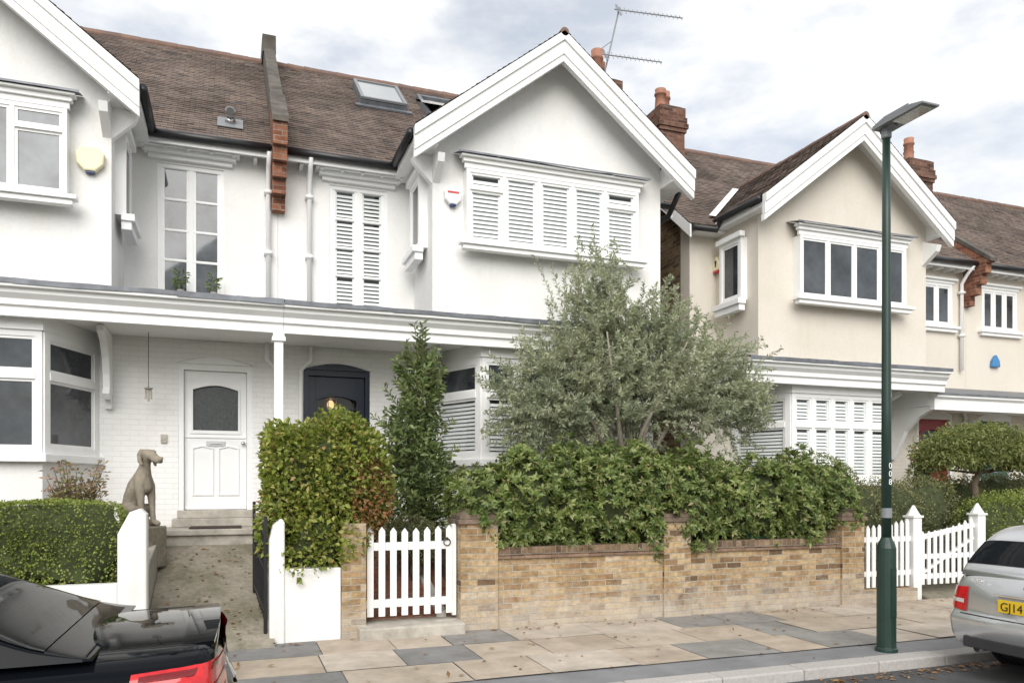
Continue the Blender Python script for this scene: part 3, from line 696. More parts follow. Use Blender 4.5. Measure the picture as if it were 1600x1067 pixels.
# skylights on the main roof
SKYG = plain('roof_window_glass', (.2,.22,.23), .05, coat=1, spec=.8)
def skylight(Xc, Yc, w, l, openang):
    cb = 1/math.sqrt(1+GR*GR); B = Vector((0,cb,cb*GR)); A = Vector((1,0,0)); Nn = A.cross(B)
    O = Vector((Xc,Yc,roofz(Yc)))
    M = Matrix((( A.x,B.x,Nn.x,O.x),(A.y,B.y,Nn.y,O.y),(A.z,B.z,Nn.z,O.z),(0,0,0,1)))
    q = MB(M); f = .07
    q.box(-w/2-.09,w/2+.09,-l/2-.12,-l/2,.02,.05); q.box(-w/2,-w/2+f,-l/2,l/2,0,.12); q.box(w/2-f,w/2,-l/2,l/2,0,.12); q.box(-w/2+f,w/2-f,-l/2,-l/2+f,0,.118); q.box(-w/2+f,w/2-f,l/2-f,l/2,0,.118)
    o = q.build('skylight', LEAD, main)
    M2 = M @ Matrix.Translation((0,0,.13)) @ Matrix.Rotation(openang, 4, 'X')
    s = MB(M2); f = .06
    s.box(-w/2,-w/2+f,-l/2,l/2,0,.04); s.box(w/2-f,w/2,-l/2,l/2,0,.04); s.box(-w/2+f,w/2-f,-l/2,-l/2+f,0,.038); s.box(-w/2+f,w/2-f,l/2-f,l/2,0,.038)
    s.build('sash', TRIMG if openang else LEDG, o)
    p = MB(M2); p.face([(-w/2+f,-l/2+f,.02),(w/2-f,-l/2+f,.02),(w/2-f,l/2-f,.02),(-w/2+f,l/2-f,.02)]); p.build('pane', SKYG, o, recalc=False)
    b = MB(M); b.face([(-w/2+f,-l/2+f,.01),(w/2-f,-l/2+f,.01),(w/2-f,l/2-f,.01),(-w/2+f,l/2-f,.01)]); b.build('room_shade_sheet', DARKIN, o, recalc=False)  # dark sheet below the sash painted as room shade, nothing modelled beneath
skylight(2.6,14.5,.85,1.25,0); skylight(3.82,14.4,.85,1.25,R(-13))
# roof vent on the left roof
t = thing('roof_vent', 'small steel cowl vent on lead flashing on the left tiled roof', 'vent', (-.03,12.2,roofz(12.2)))
M = Matrix.Translation((-.03,12.2,roofz(12.2))) @ Matrix.Scale(.75,4)
q = MB(M)
q.prism([(-.24,-.22,-.22*GR+.05),(.24,-.22,-.22*GR+.05),(.24,.2,.2*GR+.06),(-.24,.2,.2*GR+.06)], (0,-.01,.012)); q.build('flashing', LEDG, t)
q = MB(M); q.lathe([(.1,0),(.1,.12),(.085,.14),(.085,.2)], (0,0,.0), 16); q.tube([(0,0,.18),(0,-.16,.2),(0,-.2,.2)], [.1,.1,.1], 14); q.build('cowl', STEEL, t, smooth=True)
q = MB(M); q.tube([(0,-.2,.2),(0,-.205,.2)], .075, 14); q.build('opening', BLK, t)
# hall seen through the glazed navy door
q = MB(HM); q.face([(.44,13.6,1.34),(1.3,13.6,1.34),(1.3,13.6,3.6),(.44,13.6,3.6)]); q.face([(.4,12.3,1.3),(.4,13.6,1.3),(.4,13.6,3.6),(.4,12.3,3.6)]); q.face([(1.34,12.3,1.3),(1.34,13.6,1.3),(1.34,13.6,3.6),(1.34,12.3,3.6)]); q.face([(.4,12.3,3.6),(1.34,12.3,3.6),(1.34,13.6,3.6),(.4,13.6,3.6)]); q.face([(.4,12.3,1.3),(1.34,12.3,1.3),(1.34,13.6,1.3),(.4,13.6,1.3)])
q.build('hallway', HALL, main, recalc=False)
lx, ly, lz = XP+.86, 12.75, 3.0
t = thing('pendant_lamp', 'lit brass hall lantern glowing behind the glass of the navy door', 'lamp', (lx,ly,lz))
q = MB(); q.tube([(lx,ly,3.6),(lx,ly,lz+.12)], .008, 6); q.lathe([(.02,.12),(.1,.1),(.11,.09),(.02,.085)], (lx,ly,lz), 10); q.lathe([(.09,-.1),(.1,-.09),(.09,-.085)], (lx,ly,lz), 10)
for k in range(6):
    a = k*math.pi/3; q.tube([(lx+.095*math.cos(a),ly+.095*math.sin(a),lz-.09),(lx+.095*math.cos(a),ly+.095*math.sin(a),lz+.09)], .007, 5)
q.build('lantern_frame', BRASS, t)
q = MB(); q.lathe([(.015,-.07),(.045,-.05),(.058,-.01),(.052,.03),(.03,.06),(.012,.07)], (lx,ly,lz), 14); q.build('bulb', GLOW, t, smooth=True)
# alarm boxes
def alarm(X, Y, z, face, label, mat, kind):
    t = thing('alarm_box', label, 'alarm box', (X,Y,z))
    ang = 0 if face == 'y' else -math.pi/2
    M = Matrix.Translation((X,Y,z)) @ Matrix.Rotation(ang,4,'Z')
    q = MB(M)
    if kind == 'hex': poly = [(-.09,.15),(.09,.15),(.165,.07),(.15,-.06),(.06,-.15),(-.06,-.15),(-.15,-.06),(-.165,.07)]
    elif kind == 'shield': poly = [(-.08,.13),(.08,.13),(.13,.06),(.12,-.05),(.05,-.12),(-.05,-.12),(-.12,-.05),(-.13,.06)]
    else: poly = [(-.1,.02),(0,.15),(.1,.02),(.12,-.12),(-.12,-.12)]
    q.prism([(x,-.085,zz) for x,zz in poly], (0,.083,0)); q.build('casing', mat, t, bev=.022)
    if kind == 'hex':
        q = MB(M); q.box(-.05,.05,-.07,-.01,-.175,-.15); q.build('lens', DBLUE, t, bev=.008)
    elif kind == 'shield':
        q = MB(M); q.box(-.085,.085,-.09,-.0855,.035,.062); q.build('label_strip', REDP, t)
        q = MB(M); q.box(-.045,.045,-.08,-.01,-.145,-.118); q.build('lens', DBLUE, t, bev=.008)
    elif kind == 'tri':
        q = MB(M); q.prism([(-.03,-.09,.06),(.03,-.09,.06),(.012,-.09,-.06),(-.012,-.09,-.06)],(0,.004,0)); q.build('emblem', BLK, t)
        q = MB(M); q.box(-.07,.07,-.09,-.01,-.15,-.12); q.build('lens', REDP, t)
alarm(PX(142,10.8),10.8,PZ(142,252,10.8),'y','cream hexagonal alarm box on the left white gable wall',ALARMY,'hex')
alarm(PX(706,10.8),10.8,PZ(706,309,10.8),'y','white alarm box with thin red strip and blue lens on the middle gable',ALARMW,'shield')
xr = XQ-4.35-1.88
alarm(xr,11.9,5.72,'x','cream triangular alarm box with black emblem on the side of the cream house',ALARMY,'tri')
alarm(PX(1552,12),12,4.34,'y','blue bell shaped alarm box above the porch roof of the far cream house',BLUE,'bell')
q = MB(); X0 = PX(1520,11.9); q.box(X0-.13,X0+.13,11.84,12,2.9,3.05); q.prism([(X0-.13,11.7,2.92),(X0+.13,11.7,2.92),(X0+.13,11.84,3.05),(X0-.13,11.84,3.05)],(0,0,-.04))
tag(q.build('wall_light', ALARMW, at=(X0,12,2.95), bev=.01), 'white flood light fixed on the wall under the cream porch', 'light')
# television aerial
ax, ay = 6.75, 13.3
P3 = lambda x,y: (PX(x,ay), ay, PZ(x,y,ay))
t = thing('television_aerial', 'tall television aerial with two comb arms on the middle chimney', 'aerial', P3(943,130))
q = MB(); q.tube([P3(940,135),P3(968,12)], .016, 8); q.tube([P3(915,95),P3(955,65)], .008, 6); q.build('mast', LEDG, t)
for (a, b, n) in ((P3(960,15),P3(1056,40),16),(P3(940,85),P3(1024,108),14)):
    q = MB(); a = Vector(a); b = Vector(b)+Vector((.0,-.25,0)); q.tube([a,b], .011, 6)
    for k in range(n):
        c = a.lerp(b, (k+.5)/n); hh = .07+.02*(k < 3); q.tube([c-Vector((0,.05,hh)), c+Vector((0,.05,hh))], .007, 4)
    c = a.lerp(b, .06); q.bar(c-Vector((.0,.1,.16)), c+Vector((0,.1,.16)), .04,.01); q.build('comb_arm', LEDG, t)
hx = PX(232,11.6)
t = thing('hanging_ornament', 'small weathered ornament hanging on a thin cord beside the white door', 'ornament', (hx,11.6,2.95))
q = MB(); q.tube([(hx,11.6,3.79),(hx,11.6,3.0)], .004, 5); q.build('cord', BLK, t)
q = MB()
for k in (-1,0,1): q.tube([(hx+k*.03,11.6,3.02),(hx+k*.034,11.6,2.84+.03*abs(k))], .013, 8)
q.lathe([(.05,0),(.055,.015),(.01,.03)], (hx,11.6,3.01), 12); q.build('chime', STONE, t)
q = MB(); bx = PX(256,11.98); bz = PZ(256,685,11.98); q.box(bx-.04,bx+.04,11.965,11.999,bz-.06,bz+.06); q.box(bx-.015,bx+.015,11.955,11.965,bz-.02,bz+.01); q.build('bell_push', STONE, left)
q = MB(); q.box(-.55,.12,11.2,11.6,1.102,1.125); tag(q.build('doormat', MATD, at=(-.2,11.4,1.102), bev=.006), 'dark doormat on the step of the white door', 'doormat')
for k, xx in enumerate((282,334)):
    X0 = PX(xx,11.85); z0 = 4.38
    t = thing('potted_plant', ('fuller leafy potted plant left of two before the dark french window','slimmer leafy potted plant right of two before the dark french window')[k], 'plant', (X0,11.85,z0))
    q = MB(); q.lathe([(.04,0),(.05,.08),(.045,.08),(.04,.06)], (X0,11.85,z0), 12); q.build('pot', STONE, t)
    P, Nn = blob(70-25*k, [(X0,11.85,z0+.22,.1-.03*k,.07,.17)], (.1,1)); leaves('foliage', L_BAY, t, P, unit(Nn+rng.normal(size=Nn.shape)*.6), .08, .028)
# ------------------------------------------------------------------ ground
q = MB(); q.face([(-400,-400,-.16),(400,-400,-.16),(400,400,-.16),(-400,400,-.16)]); struct(q,'ground',GRND,recalc=False)
q = MB(); q.face([(-120,-9,-.1),(120,-9,-.1),(120,5.76,-.1),(-120,5.76,-.1)]); struct(q,'road',ASPH,recalc=False)
q = MB(); x = -12
while x < 40:
    l = random.uniform(.85,.95); q.box(x,x+l-.008,5.72,5.95,-.15,.0+random.uniform(-.004,.004)); x += l
struct(q,'kerb',KERB,bev=.015)
q = MB(); q.box(-12,40,5.953,8.62,-.15,-.012); struct(q,'pavement_base',TARM)
q = MB(); y = 6.4
for d in (.72,.74,.74):
    x = -12+random.uniform(0,.6)
    while x < 40:
        l = random.choice((.6,.75,.9,.9,1.05)); h = random.uniform(-.003,.003)
        p = [q.pt((x+.005,y+.005,h+random.uniform(-.002,.002))),q.pt((x+l-.005,y+.005,h+random.uniform(-.002,.002))),q.pt((x+l-.005,y+d-.005,h+.002)),q.pt((x+.005,y+d-.005,h+.002))]
        q.f.append(p); x += l
    y += d
struct(q,'pavement',FLAG,recalc=False)
q = MB()
def slopeslab(x0,x1,y0,z0,y1,z1): q.prism([(x0,y0,z0),(x0,y1,z1),(x0,y1,-.1),(x0,y0,-.1)], (x1-x0,0,0))
slopeslab(-8,-.97,8.85,.55,11.95,1.05); slopeslab(.42,1.3,8.85,.4,11.1,1.0); slopeslab(2.6,7.7,8.9,.5,11.95,1.05); slopeslab(7.7,9.75,8.9,.4,11.95,.8); slopeslab(11.0,30,8.75,.05,11.95,.8)
struct(q,'garden_bed',SOIL)
q = MB(); slopeslab(-.86,.42,8.4,.0,11.1,.89); struct(q,'concrete_path',CONC)
q = MB(); slopeslab(1.3,2.6,8.9,.16,11.1,.95); struct(q,'tiled_path',REDT)
q = MB(); slopeslab(2.28,2.4,8.88,.2,11.09,.99); struct(q,'path_edging',EDGE,bev=.008)
q = MB(); slopeslab(9.75,11.0,8.62,.0,11.95,.75); struct(q,'gravel_path',CONC)
n = 620
fx = rng.uniform(-1,11,n); fy = rng.uniform(5.9,8.5,n); fz = np.full(n,.012)
fy[:110] = 8.5+rng.normal(0,.06,110)-.05; fy[110:290] = 5.64-np.abs(rng.normal(0,.1,180)); fz[110:290] = -.09; fx[110:290] = rng.uniform(5,8.5,180)
fx[290:400] = rng.uniform(-.8,.4,110); fy[290:400] = rng.uniform(8.6,11,110); fz[290:400] = (fy[290:400]-8.4)*.3296+.012
keep = np.ones(n,bool); keep[400:530] = rng.random(130) < .25
A = rdirs(n); A[:,2] *= .15
S = unit(np.cross(A, np.array([[0,0,1.]])+rng.normal(0,.15,(n,3))))
P = np.stack([fx,fy,fz],1)[keep]
tag(leaves('fallen_leaves', L_FALL, None, P, A[keep], rng.uniform(.03,.08,len(P)), rng.uniform(.02,.05,len(P)), .12, .0, S[keep], at=(3,7,0)), 'brown fallen leaves scattered over pavement, gutter and path', 'leaves', kind='stuff')
# ------------------------------------------------------------------ boundary walls, gates, fences
YW = 8.62
t = thing('garden_wall', 'low white rendered wall with taller end pier under the clipped left hedge', 'wall', (-2,8.7,0))
q = MB(); q.box(-8,-1.09,YW,8.8,-.1,.7); q.build('wall', WHITE, t, bev=.012)
q = MB(); q.prism([(-1.09,YW-.01,-.1),(-.82,YW-.01,-.1),(-.82,YW-.01,1.4),(-.88,YW-.01,1.46),(-.98,YW-.01,1.42),(-1.09,YW-.01,1.2)], (0,.2,0)); q.build('pier', WHITE, t, bev=.02)
q = MB(); q.prism([(-.97,8.82,-.1),(-.97,8.82,.75),(-.97,11.1,1.12),(-.97,11.1,-.1)], (.105,0,0)); q.build('side_wall', STONE, t, bev=.015)
t = thing('garden_wall', 'short white rendered wall with a taller post between black gate and brick pier', 'wall', (.7,8.7,0))
q = MB(); q.box(.53,1.125,YW-.02,8.85,-.1,.79); q.build('wall', WHITE, t, bev=.015)
q = MB(); q.prism([(.37,YW-.035,-.1),(.53,YW-.035,-.1),(.53,YW-.035,1.29),(.5,YW-.035,1.34),(.41,YW-.035,1.26),(.37,YW-.035,1.1)], (0,.25,0)); q.build('post', WHITE, t, bev=.02)
STOCKD = plain('weathered_brick_cap', (.15,.11,.08), .9, var=.5, scale=9, bmp=.6, bscale=40)
COPB = brickmat('soldier_brick_coping', [(0,(.12,.085,.06)),(.4,(.24,.165,.105)),(.8,(.31,.22,.14)),(1,(.18,.115,.08))], (.26,.23,.19), .075,.11,.006)
def pier(parent, x0, x1, z, name='pier', y0=None):
    y0 = y0 or YW-.04
    q = MB(); q.box(x0,x1,y0,y0+.42,-.1,z-.14)
    o = q.build(name, STOCK, parent, bev=.006)
    q = MB(); q.box(x0-.03,x1+.03,y0-.03,y0+.45,z-.14,z-.085); q.box(x0-.01,x1+.01,y0-.01,y0+.43,z-.085,z-.03)
    q.prism([(x0+.02,y0+.02,z-.03),(x1-.02,y0+.02,z-.03),(x1-.1,y0+.14,z+.03),(x0+.1,y0+.14,z+.03)],(0,.25,0)); q.build('cap', STOCKD, o, bev=.008)
    return o
q = MB(); q.box(1.128,1.40,YW-.03,8.95,-.1,1.27)
tag(q.build('brick_pier', STOCK, at=(1.26,8.7,0), bev=.006), 'narrow yellow brick gate pier left of the white picket gate', 'pier')
t = thing('brick_wall', 'yellow stock brick front wall with three capped piers below the evergreen hedge', 'wall', (5.4,8.7,0))
pier(t, 2.49,2.95,1.38); pier(t, 5.2,5.6,1.36); pier(t, 8.08,8.48,1.33)
for (x0,x1) in ((2.95,5.2),(5.6,8.08)):
    q = MB(); q.box(x0,x1,YW,YW+.24,-.1,.82); q.build('wall', STOCK, t)
    q = MB(); x = x0
    while x < x1-.01:
        l = min(.17, x1-x); q.box(x,x+l-.003,YW-.03-random.uniform(0,.01),YW+.27,.82,.852+random.uniform(-.004,.003)); x += l
    q.build('tile_course', BEAD, t)
    q = MB(); q.box(x0,x1,YW-.002,YW+.24,.854,.955); q.build('coping', COPB, t, bev=.008)
def pale(q, x0, x1, y, z0, z1, d=.022):
    c = (x0+x1)/2; q.prism([(x0,y,z0),(x1,y,z0),(x1,y,z1-.05),(c,y,z1),(x0,y,z1-.05)], (0,d,0))
t = thing('picket_gate', 'white picket gate with ring handle between the brick piers', 'gate', (1.94,8.7,.15))
for k in range(8):
    q = MB(); x = 1.43+k*.132; pale(q, x, x+.075, 8.72, .2, 1.2+.03*abs(k-3.5)/3.5); q.build('picket', PICK, t, bev=.004)
q = MB(); q.box(1.42,2.47,8.744,8.79,.3,.39); q.build('rail', PICK, t)
q = MB(); q.box(1.42,2.47,8.744,8.79,.95,1.04); q.build('rail', PICK, t)
q = MB(); q.box(2.43,2.475,8.72,8.8,.17,1.24); q.build('stile', PICK, t)
q = MB(); cx, cz = 2.36,1.03
q.tube([(cx+.04*math.cos(a),8.705,cz+.04*math.sin(a)) for a in np.linspace(0,2*math.pi,15)], .007, 6); q.lathe([(.018,0),(.018,-.02)], (cx,8.72,cz+.04), 10, 'y'); q.build('handle', BLACKP, t)
q = MB(); q.box(1.3,2.5,8.4,8.95,-.1,.13); tag(q.build('threshold_step', STONE, at=(1.9,8.6,0), bev=.02), 'worn stone step under the white picket gate', 'step')
# open iron gate, swung back along the path
t = thing('iron_gate', 'open black iron gate beside the concrete path', 'gate', (.33,8.7,.1))
GX = lambda s: .335-.1*s
q = MB()
for k in range(10):
    s = .06+k*.093; y = 8.7+s; x = GX(s); q.tube([(x,y,.2+.3*s),(x,y,1.3+.1*s-.06*math.sin(math.pi*s))], .009, 6)
q.build('bars', BLACKP, t)
for zz in (.32,.78,1.16):
    q = MB(); q.bar((GX(0),8.7,zz),(GX(.93),9.63,zz+.2),.014,.035); q.build('rail', BLACKP, t)
q = MB(); q.tube([(GX(0),8.7,.05),(GX(0),8.7,1.36)], .02, 8); q.build('stile', BLACKP, t)
q = MB(); q.tube([(GX(.93),9.63,.42),(GX(.93),9.63,1.5)], .018, 8); q.build('stile', BLACKP, t)
t = thing('picket_fence', 'white picket fence panel on a low plinth beside the end brick pier', 'fence', (9.0,8.75,.1))
for k in range(9):
    q = MB(); x = 8.55+k*.107; pale(q, x, x+.062, 8.72, .2, 1.1-.02*math.sin(k*math.pi/8)+.012*k, .02); q.build('picket', PICK, t)
for zz in (.36,.86):
    q = MB(); q.box(8.5,9.52,8.742,8.78,zz,zz+.075); q.build('rail', PICK, t)
q = MB(); q.box(8.49,9.5,8.6,8.9,-.1,.18); q.build('plinth', STOCK, t)
def gpost(x0,x1,ztop,label):
    q = MB(); y0 = 8.7; q.box(x0,x1,y0,y0+.16,-.1,ztop-.1); q.box(x0-.02,x1+.02,y0-.02,y0+.18,ztop-.12,ztop-.09)
    c = ((x0+x1)/2, y0+.08)
    q.lathe([(.1,ztop-.09),(.06,ztop-.02),(.015,ztop+.06)], (c[0],c[1],0), 8)
    tag(q.build('gate_post', PICK, at=(c[0],c[1],0)), label, 'post')
gpost(9.53,9.69,1.33,'white wooden gate post between picket fence and gate of the cream house')
gpost(10.84,11.0,1.35,'white wooden gate post right of the cream house gate, nearest the silver car')
t = thing('picket_gate', 'white picket gate with sweeping top rail between two white posts', 'gate', (10.26,8.75,.1))
for k in range(9):
    q = MB(); x = 9.72+k*.124; u = k/8; pale(q, x, x+.062, 8.73, .2, 1.0+.2*u*u, .02); q.build('picket', PICK, t)
for (za,zb) in ((.32,.32),(.62,.62),(.9,1.08)):
    q = MB(); q.bar((9.7,8.77,za),(10.83,8.77,zb),.035,.075); q.build('rail', PICK, t)
q = MB(); q.bar((9.74,8.768,.36),(10.8,8.768,.88),.03,.06,(0,1,0)); q.build('brace', PICK, t)
# ------------------------------------------------------------------ dog statue (sitting, facing right)
def fuse(name, mat, parent, M, J, E, vox=.011):
    q = MB()
    def ball(c, r):
        rings = []
        for i in range(1,7):
            th = math.pi*i/7
            rings.append([q.pt((c.x+r*math.sin(th)*math.cos(p), c.y+r*math.sin(th)*math.sin(p), c.z+r*math.cos(th))) for p in [2*math.pi*k/12 for k in range(12)]])
        for A, B in zip(rings, rings[1:]):
            for k in range(12): q.f.append([A[k], B[k], B[(k+1)%12], A[(k+1)%12]])
        a = q.pt((c.x,c.y,c.z+r)); b = q.pt((c.x,c.y,c.z-r))
        for k in range(12): q.f.append([a, rings[0][k], rings[0][(k+1)%12]]); q.f.append([b, rings[-1][(k+1)%12], rings[-1][k]])
    for a, b in E:
        pa, pb = Vector(J[a][:3]), Vector(J[b][:3]); ra, rb = J[a][3], J[b][3]
        n = max(2, int((pb-pa).length/(.3*min(ra,rb))))
        for k in range(n+1):
            u = k/n; ball(pa.lerp(pb,u), ra+(rb-ra)*u)
    me = bpy.data.meshes.new(name+'_raw'); me.from_pydata(q.v, [], q.f)
    o = bpy.data.objects.new(name+'_raw', me); C.objects.link(o)
    rm = o.modifiers.new('rm','REMESH'); rm.mode = 'VOXEL'; rm.voxel_size = vox
    sm = o.modifiers.new('sm','SMOOTH'); sm.iterations = 3; sm.factor = .5
    dg = bpy.context.evaluated_depsgraph_get(); dg.update()
    out = bpy.data.meshes.new_from_object(o.evaluated_get(dg)); out.name = name
    bpy.data.objects.remove(o)
    out.transform(M); out.materials.clear(); out.materials.append(mat)
    for p in out.polygons: p.use_smooth = True
    r = bpy.data.objects.new(name, out); C.objects.link(r)
    if parent is not None: r.parent = parent
    return r
dx, dy, dzb = PX(220,10.35), 10.35, PZ(226,822,10.35)
t = thing('dog_statue', 'sitting stone dog statue by the porch left of the white door', 'statue', (dx,dy,dzb-.4), local=True)
J = [(-.16,0,.18,.115),(-.12,0,.34,.115),(-.05,0,.47,.12),(.03,0,.58,.105),(.06,0,.69,.07),(.075,0,.775,.062),(.11,0,.845,.076),(.16,0,.85,.062),(.235,0,.81,.046),(.295,0,.79,.04),(.06,0,.47,.09)]
E = [(k,k+1) for k in range(9)]+[(3,10),(2,10)]
for s in (-1,1):
    b = len(J); J += [(.065,s*.075,.48,.06),(.085,s*.08,.34,.046),(.1,s*.08,.19,.034),(.11,s*.08,.06,.033),(.18,s*.085,.035,.034)]
    E += [(3,b),(b,b+1),(b+1,b+2),(b+2,b+3),(b+3,b+4)]
    b = len(J); J += [(-.12,s*.105,.18,.09),(.0,s*.13,.21,.064),(-.12,s*.14,.08,.042),(.02,s*.14,.03,.034),(.08,s*.14,.03,.032)]
    E += [(0,b),(b,b+1),(b+1,b+2),(b+2,b+3),(b+3,b+4)]
    b = len(J); J += [(.08,s*.07,.895,.026),(.085,s*.1,.85,.026),(.1,s*.108,.78,.026),(.125,s*.1,.735,.018)]
    E += [(6,b),(b,b+1),(b+1,b+2),(b+2,b+3)]
    b = len(J); J += [(.165,s*.032,.898,.02),(.19,s*.038,.89,.014)]; E += [(b,b+1)]
    b = len(J); J += [(.225,s*.022,.795,.034),(.29,s*.02,.775,.028)]; E += [(b,b+1)]
b = len(J); J += [(.328,0,.812,.02),(.333,0,.806,.018)]; E += [(b,b+1)]
b = len(J); J += [(-.26,.0,.09,.035),(-.36,.08,.04,.025),(-.4,.18,.03,.018)]; E += [(0,b),(b,b+1),(b+1,b+2)]
M = Matrix.Translation((0,0,.4)) @ Matrix.Rotation(R(-42),4,'Z') @ Matrix.Scale(1.02,4)
fuse('dog', DOGM, t, M, J, E, .009)
q = MB(Matrix.Rotation(R(-28),4,'Z')); q.box(-.36,.22,-.2,.2,-.1,.4); q.build('plinth', CONC, t, bev=.015)
# ------------------------------------------------------------------ street lamp
lx, ly = PX(1385,6.12), 6.12
t = thing('street_lamp', 'dark green street lamp post with flat grey head and number 008', 'street lamp', (lx,ly,0))
q = MB(); q.lathe([(.11,-.05),(.11,.02),(.094,.03),(.094,1.05),(.08,1.1),(.058,1.14),(.052,1.16)], (lx,ly,0), 20); q.build('base', LAMPG, t, smooth=False, bev=.004)
q = MB(); q.lathe([(.05,1.12),(.047,2.5),(.042,4.2),(.038,5.36)], (lx,ly,0), 18); q.build('pole', LAMPG, t, smooth=True)
q = MB(); q.box(lx-.035,lx+.035,ly-.098,ly-.092,.35,.85); q.build('access_door', LAMPG, t)
q = MB(); q.lathe([(.042,5.26),(.05,5.27),(.05,5.4),(.03,5.43)], (lx,ly,0), 14); q.tube([(lx,ly+.06,5.35),(lx,ly-.12,5.375)], .032, 10); q.build('bracket', LEDG, t)
q = MB()
prof = [(ly+.08,5.36),(ly+.08,5.4),(ly-.08,5.44),(ly-.4,5.42),(ly-.54,5.385),(ly-.54,5.365),(ly-.1,5.365)]
q.prism([(lx-.11,y,z) for y,z in prof], (.22,0,0))
for k in range(6): q.box(lx-.095+k*.035,lx-.087+k*.035,ly-.36,ly-.05,5.425,5.45)
q.build('lamp_head', LEDG, t, bev=.01)
q = MB(); q.box(lx-.08,lx+.08,ly-.5,ly-.16,5.353,5.367); q.build('lamp_lens', LENSC, t)
for k, ch in enumerate('008'):
    zz = PZ(1388,728+12.5*k,ly)
    text('digit', ch, .085, WPRINT, t, (lx-.0,ly-.0515,zz), (R(90),0,0), .001)
q = MB(); q.lathe([(.0535,1.36),(.0535,1.46)], (lx,ly,0), 16); q.build('band', LEDG, t)
